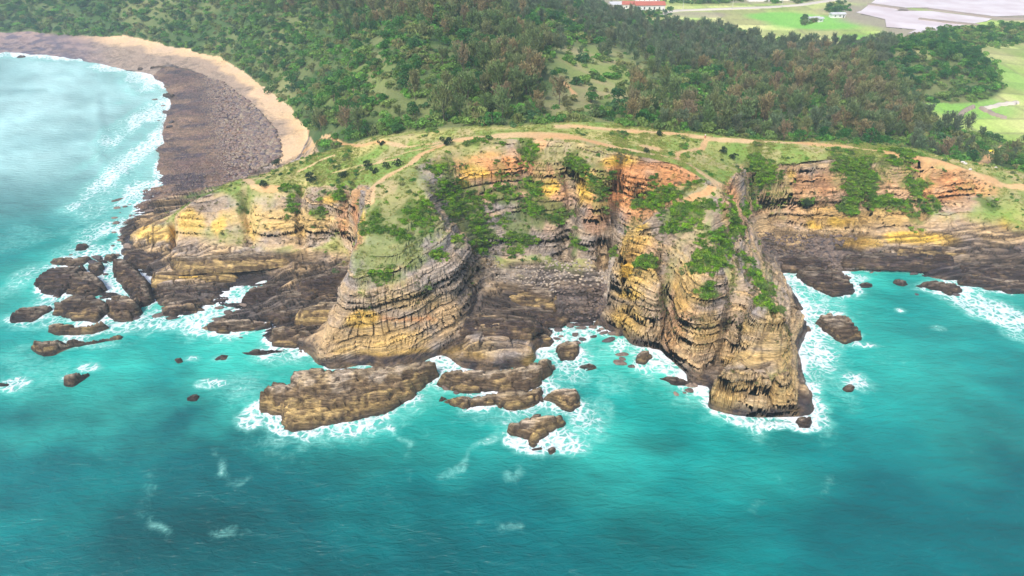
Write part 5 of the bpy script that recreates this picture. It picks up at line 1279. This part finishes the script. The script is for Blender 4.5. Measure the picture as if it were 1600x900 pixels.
AWASH = [((845,965),(482,540),25,'boulder awash in the surf at the mouth of the central cove'),((965,1035),(545,575),6,'boulder awash at the foot of the left yellow pillar'),((1055,1110),(592,618),6,'boulder awash between the yellow pillars and the promontory block'),
 ((190,262),(425,505),16,'boulder awash between the western cluster and the shore ledge'),((168,240),(300,400),25,'boulder in the white shallows along the western shore'),((318,440),(470,530),15,'boulder awash in the left channel beside the dark ledges'),((690,860),(560,620),7,'boulder awash between the flat slabs'),((1240,1420),(405,440),16,'boulder awash along the eastern bay shore'),((60,170),(395,470),12,'boulder among the rocks of the western cluster'),((236,268),(130,240),12,'boulder at the surf line of the rocky bay shore'),((1420,1590),(425,462),10,'boulder awash beneath the dark right hand shelf')]
r_ = np.random.default_rng(77)
for (a0, a1), (b0, b1_), n_, lb in AWASH:
    for q_ in range(n_):
        X1, Y1 = ground_point(r_.uniform(a0, a1), r_.uniform(b0, b1_), 0.0)
        zt = float(relief(np.array([X1]), np.array([Y1]))[0])
        if zt > .8: continue
        s_ = r_.uniform(.45, 1.5) * (1.4 if b1_ < 420 else 1)
        o = obj('boulder', V_STND[int(r_.integers(7))]); o.location = (float(X1), float(Y1), max(zt, -.1) + s_ * .1)
        o.scale = (s_ * r_.uniform(.9, 1.7), s_ * r_.uniform(.7, 1.1), s_ * r_.uniform(.6, 1.0)); o.rotation_euler = (r_.normal() * .15, r_.normal() * .15, r_.normal() * .4)
        tag(o, lb, 'boulder', lb.replace('boulder', 'boulders'))
print('stones', time.time() - T0)

# ------------------------------------------------------------------ plain beyond the woods: ponds, road, houses, poles
M_POND, nt, b = new_mat('pond_water'); b.inputs['Base Color'].default_value = (.52, .45, .45, 1); b.inputs['Roughness'].default_value = .35
n_ = node(nt, 'ShaderNodeTexNoise'); n_.inputs['Scale'].default_value = .05
g_ = node(nt, 'ShaderNodeNewGeometry'); nt.links.new(g_.outputs['Position'], n_.inputs['Vector'])
rp = node(nt, 'ShaderNodeValToRGB'); rp.color_ramp.elements[0].position = .35; rp.color_ramp.elements[0].color = (.60, .47, .46, 1); rp.color_ramp.elements[1].position = .65; rp.color_ramp.elements[1].color = (.74, .64, .63, 1)
nt.links.new(n_.outputs['Fac'], rp.inputs[0]); nt.links.new(rp.outputs[0], b.inputs['Base Color'])
def sheet(name, pts, z, mat, label=None, kind='structure'):
    X1, Y1 = photo_poly(pts, z)
    import bmesh
    bm = bmesh.new(); vs = [bm.verts.new((a_, b_, z)) for a_, b_ in zip(X1, Y1)]
    f = bm.faces.new(vs); f.normal_update()
    if f.normal.z < 0: f.normal_flip()
    bmesh.ops.triangulate(bm, faces=bm.faces[:]); me = bpy.data.meshes.new(name); bm.to_mesh(me); bm.free()
    return tag(obj(name, me, mat), label, None, None, kind)
sheet('pond', [(1345,17),(1362,4),(1380,-10),(1640,-12),(1760,-8),(1760,22),(1600,24),(1545,26),(1500,20),(1450,12),(1412,12),(1410,15),(1380,20)], 6.95, M_POND)
sheet('pond', [(1337,19),(1352,15),(1400,17),(1455,17),(1550,29),(1542,33),(1490,42),(1478,50),(1418,52),(1432,46),(1385,42),(1383,30)], 6.96, M_POND)
M_BUND = plain_mat('bund_earth', (.30, .24, .19)); M_ROAD = plain_mat('road_concrete', (.55, .49, .42)); M_WALL = plain_mat('white_wall', (.78, .76, .74)); M_ROOF = plain_mat('red_tiles', (.42, .12, .08)); M_GREYR = plain_mat('sheet_roof', (.5, .5, .52))
M_DARK = plain_mat('dark_opening', (.05, .055, .06), .3); M_POLE = plain_mat('pole_concrete', (.55, .53, .5))
def prism(name, pts, z0, z1, w, mat, label, cat, group=None):
    """a low bank following points of the plain"""
    X1, Y1 = photo_poly(pts, z1); P_ = np.stack([X1, Y1], 1)
    d = np.gradient(P_, axis=0); d /= np.linalg.norm(d, axis=1, keepdims=True); nn = np.stack([-d[:, 1], d[:, 0]], 1)
    k = len(P_); r0 = np.random.default_rng(k)
    wv = w * (.8 + .4 * r0.random(k))[:, None]
    V = np.concatenate([np.c_[P_ + nn * wv * .9, np.full(k, z0)], np.c_[P_ + nn * wv * .5, np.full(k, z1)], np.c_[P_ - nn * wv * .5, np.full(k, z1)], np.c_[P_ - nn * wv * .9, np.full(k, z0)]])
    F = [[a_ * k + i, a_ * k + i + 1, (a_ + 1) * k + i + 1, (a_ + 1) * k + i] for a_ in range(3) for i in range(k - 1)]
    return tag(obj(name, mesh_from(name, V, np.array(F)), mat), label, cat, group)
def dense(pts, n=14):
    a_ = np.array(pts, float); t = np.linspace(0, len(a_) - 1, n * (len(a_) - 1) + 1); return [(float(np.interp(q_, range(len(a_)), a_[:, 0])), float(np.interp(q_, range(len(a_)), a_[:, 1]))) for q_ in t]
prism('embankment', dense([(1452,13),(1500,19),(1560,27),(1640,30)]), 6.3, 7.7, 5, M_BUND, 'long straight earth bank between the two pale ponds', 'embankment')
prism('embankment', dense([(1436,28),(1480,33),(1530,38)]), 6.3, 7.7, 5, M_BUND, 'short dark earth bank inside the lower pale pond', 'embankment')
prism('embankment', dense([(1358,5),(1410,12),(1412,15)]), 6.3, 7.7, 6, M_BUND, 'earth bank at the left shore of the upper pale pond', 'embankment')
prism('road', dense(FAR_ROAD), 6.0, 7.75, 5, M_ROAD, None, None)['kind'] = 'structure'
for nm_, pts, lb in [('embankment', [(1497,185),(1503,177),(1512,172),(1521,168)], 'dark hedge topped field bank at the left of the bright green paddy'), ('embankment', [(1535,172),(1560,166),(1585,163),(1590,162)], 'pale stony field bank on the right of the bright green paddy'), ('embankment', [(1532,171),(1550,180),(1570,186)], 'thin dark field bank running down across the paddy')]:
    a_ = [hit(*q_) for q_ in dense(pts, 6)]
    P_ = np.array(a_); k = len(P_); d = np.gradient(P_[:, :2], axis=0); d /= np.linalg.norm(d, axis=1, keepdims=True); nn = np.c_[-d[:, 1], d[:, 0]]
    zz = relief(P_[:, 0], P_[:, 1])
    V = np.concatenate([np.c_[P_[:, :2] + nn * 1.6, zz - .3], np.c_[P_[:, :2] + nn * .7, zz + 1.3], np.c_[P_[:, :2] - nn * .7, zz + 1.3], np.c_[P_[:, :2] - nn * 1.6, zz - .3]])
    F = [[q_ * k + i, q_ * k + i + 1, (q_ + 1) * k + i + 1, (q_ + 1) * k + i] for q_ in range(3) for i in range(k - 1)]
    tag(obj(nm_, mesh_from(nm_, V, np.array(F)), M_BUND if 'stony' not in lb else M_ROAD), lb, 'field bank')

def box_mesh(name, x0, x1, y0, y1, z0, z1):
    V = np.array([(x, y, z) for x in (x0, x1) for y in (y0, y1) for z in (z0, z1)])
    return mesh_from(name, V, np.array([[0, 1, 3, 2], [4, 6, 7, 5], [0, 4, 5, 1], [2, 3, 7, 6], [0, 2, 6, 4], [1, 5, 7, 3]]), smooth=False)
def house(px_, py_, w, d, h, roof, rot, label, windows=3, door=True):
    X1, Y1 = ground_point(px_, py_, 7.5); z = float(base_h(np.array([X1]), np.array([Y1]))[0])
    root = bpy.data.objects.new('house', None); COL.objects.link(root); root.location = (float(X1), float(Y1), z); root.rotation_euler = (0, 0, rot)
    tag(root, label, 'house')
    obj('wall', box_mesh('wall', -w / 2, w / 2, 0, d, -.5, h), M_WALL, root)
    rm = M_ROOF if roof == 'red' else M_GREYR
    e = .6; rh = d * .28
    V = np.array([(-w / 2 - e, -e, h), (w / 2 + e, -e, h), (w / 2 + e, d + e, h), (-w / 2 - e, d + e, h), (-w / 2 - e, d / 2, h + rh), (w / 2 + e, d / 2, h + rh),
                  (-w / 2 - e, -e, h + .25), (w / 2 + e, -e, h + .25), (w / 2 + e, d + e, h + .25), (-w / 2 - e, d + e, h + .25)])
    me = bpy.data.meshes.new('roof'); me.from_pydata([tuple(v) for v in V], [], [(3, 2, 1, 0), (0, 1, 7, 6), (2, 3, 9, 8), (6, 7, 5, 4), (8, 9, 4, 5), (7, 1, 2, 8, 5), (9, 3, 0, 6, 4)]); me.update()
    obj('roof', me, rm, root)
    for i in range(windows):
        xx = -w / 2 + w * (i + .7) / (windows + .8)
        obj('window', box_mesh('window', xx - .6, xx + .6, -.06, .12, h * .35, h * .75), M_DARK, root)
    if door: obj('door', box_mesh('door', w / 2 - 2.0, w / 2 - .9, -.07, .12, 0, 2.2), M_DARK, root)
    return root
house(1016, 17, 26, 10, 5.0, 'red', .05, 'long white house with a red roof at the village edge', 5)
house(990, 14, 20, 9, 4.0, 'red', -.1, 'white house with a faded red roof left of the long one', 3)
house(966, 13, 14, 8, 3.5, 'grey', .1, 'low white building with a pale roof, leftmost in the village', 2)
house(1012, 3, 22, 9, 5.5, 'red', 0, 'red roofed house behind the long white one', 4)
house(1188, 1.5, 22, 9, 4.5, 'red', .05, 'white house beyond the road, left of the field', 3)
house(1224, 0, 16, 8, 4.0, 'grey', 0, 'pale roofed white house beyond the road', 2)
for k_, (x_, y_) in enumerate([(1269,33),(1277,32.5),(1283,33.5)]):
    house(x_, y_, 4.5, 4, 2.6, 'grey', .2 * k_, ['leftmost of three tiny white huts by the bright green field', 'middle one of three tiny white huts by the bright green field', 'rightmost of three tiny white huts by the bright green field'][k_], 1, False)
house(1310, 27, 12, 5, 2.8, 'grey', .1, 'small low white building at the dark mud shore', 2)
def pole(px_, py_, h, label):
    X1, Y1 = ground_point(px_, py_, 7.5); z = float(base_h(np.array([X1]), np.array([Y1]))[0])
    root = bpy.data.objects.new('utility_pole', None); COL.objects.link(root); root.location = (float(X1), float(Y1), z - .3); tag(root, label, 'utility pole', None)
    V = []; 
    for zz, rr_ in ((0, .22), (h, .13)):
        for i in range(8): V.append((rr_ * math.cos(i * .785), rr_ * math.sin(i * .785), zz))
    F = [[i, (i + 1) % 8, 8 + (i + 1) % 8, 8 + i] for i in range(8)]
    obj('post', mesh_from('post', np.array(V), np.array(F)), M_POLE, root)
    obj('crossarm', box_mesh('crossarm', -1.1, 1.1, -.08, .08, h - .9, h - .7), M_POLE, root)
pole(1067, 14, 10, 'concrete utility pole at the road bend near the village'); pole(1144, 14, 10, 'second concrete utility pole along the far road'); pole(1221, 11, 10, 'third concrete utility pole, farthest right on the far road')
# ------------------------------------------------------------------ small things by the paths
M_TARP = plain_mat('yellow_sheet', (.75, .62, .05)); M_PALE = plain_mat('pale_stone', (.6, .55, .5))
p = hit(1548, 237); z = float(relief(np.array([p[0]]), np.array([p[1]]))[0])
xg, yg = np.meshgrid(np.linspace(-1, 1, 15), np.linspace(-1, 1, 13), indexing='ij')
zg = 1.15 * np.clip(1 - np.abs(xg) ** 3, 0, 1) * np.clip(1 - np.abs(yg) ** 3, 0, 1) * (.8 + .8 * (vn2(xg * 3 + 5, yg * 3) - .5)) - .15
I = np.arange(xg.size).reshape(xg.shape)
me = mesh_from('tarpaulin', np.stack([xg * 1.4, yg * 1.1, zg], -1).reshape(-1, 3), np.stack([I[:-1, :-1], I[1:, :-1], I[1:, 1:], I[:-1, 1:]], -1).reshape(-1, 4))
tag(obj('tarpaulin', me, M_TARP, loc=(p[0], p[1], z)), 'small heap under a bright yellow sheet beside the dirt track at right', 'tarpaulin')
for k_, (x_, y_, s_, lb) in enumerate([(1504,254,.8,'pale block standing left of its pair beside the cliff top track at right'),(1508,256,.7,'pale block standing right of its pair beside the cliff top track at right'),(1516,265,.6,'pale stone right on the edge of the cliff top track'),(1556,262,.5,'small white stone among the bushes right of the track')]):
    p = hit(x_, y_); z = float(relief(np.array([p[0]]), np.array([p[1]]))[0])
    o = obj('stone', V_STN[k_].copy()); o.data.materials[0] = M_PALE; o.location = (p[0], p[1], z + s_ * .4); o.scale = (s_, s_ * .8, s_ * 1.2); tag(o, lb, 'stone')
# a walker where the side path meets the upper road
M_SHIRT = plain_mat('white_shirt', (.75, .7, .7)); M_RED = plain_mat('red_cloth', (.55, .06, .05)); M_SKIN = plain_mat('skin', (.45, .28, .19)); M_HAIR = plain_mat('black_hair', (.02, .02, .02))
p = hit(1101, 218.5); z = float(relief(np.array([p[0]]), np.array([p[1]]))[0])
def skinned(name, verts, edges, radii, mat, parent, sub=1):
    me = bpy.data.meshes.new(name); me.from_pydata(verts, edges, []); me.update(); o = obj(name, me, mat, parent)
    sk = o.modifiers.new('skin', 'SKIN')
    for i, r_ in enumerate(radii): me.skin_vertices[0].data[i].radius = (r_, r_)
    me.skin_vertices[0].data[0].use_root = True
    o.modifiers.new('sub', 'SUBSURF').levels = sub; o.modifiers['sub'].render_levels = sub
    return o
person = bpy.data.objects.new('person', None); COL.objects.link(person); person.location = (p[0], p[1], z); person.rotation_euler = (0, 0, .5)
tag(person, 'person in a white top and red trousers where the side path meets the upper road', 'person')
skinned('body', [(0,0,.92),(0,0,1.15),(0,0,1.38),(0,0,1.48),(0,-.01,1.62),(.17,0,1.4),(.24,0,1.14),(.22,-.1,.9),(-.17,0,1.4),(-.25,.02,1.14),(-.24,-.04,.88),(.09,0,.88),(.1,-.06,.5),(.1,.04,.08),(.1,-.1,.04),(-.09,0,.88),(-.1,.06,.5),(-.1,.12,.08),(-.1,-.02,.04)],
        [(0,1),(1,2),(2,3),(3,4),(2,5),(5,6),(6,7),(2,8),(8,9),(9,10),(0,11),(11,12),(12,13),(13,14),(0,15),(15,16),(16,17),(17,18)],
        [.13,.12,.14,.06,.1,.06,.045,.035,.06,.045,.035,.09,.065,.045,.04,.09,.065,.045,.04], M_SKIN, person)
skinned('shirt', [(0,0,.95),(0,0,1.15),(0,0,1.4),(.18,0,1.4),(.24,0,1.2),(-.18,0,1.4),(-.25,.01,1.2)], [(0,1),(1,2),(2,3),(3,4),(2,5),(5,6)], [.17,.155,.165,.08,.07,.08,.07], M_SHIRT, person)
skinned('trousers', [(0,0,.93),(.095,0,.86),(.1,-.06,.5),(.1,.04,.14),(-.095,0,.86),(-.1,.06,.5),(-.1,.12,.14)], [(0,1),(1,2),(2,3),(0,4),(4,5),(5,6)], [.155,.11,.085,.07,.11,.085,.07], M_RED, person)
skinned('hair', [(0,.02,1.63),(0,.03,1.7)], [(0,1)], [.105,.085], M_HAIR, person)
# ------------------------------------------------------------------ air
me = box_mesh('haze', -3000, 3200, -40, 9000, -30, 131)
M_HAZE = bpy.data.materials.new('haze'); M_HAZE.use_nodes = True; nt = M_HAZE.node_tree
nt.nodes.remove(nt.nodes['Principled BSDF'])
pv = nt.nodes.new('ShaderNodeVolumePrincipled'); pv.inputs['Color'].default_value = (.72, .88, 1.0, 1); pv.inputs['Density'].default_value = HAZE_DENSITY; pv.inputs['Anisotropy'].default_value = .2
nt.links.new(pv.outputs[0], nt.nodes['Material Output'].inputs['Volume'])
tag(obj('haze', me, M_HAZE), kind='stuff')
print('done', time.time() - T0)
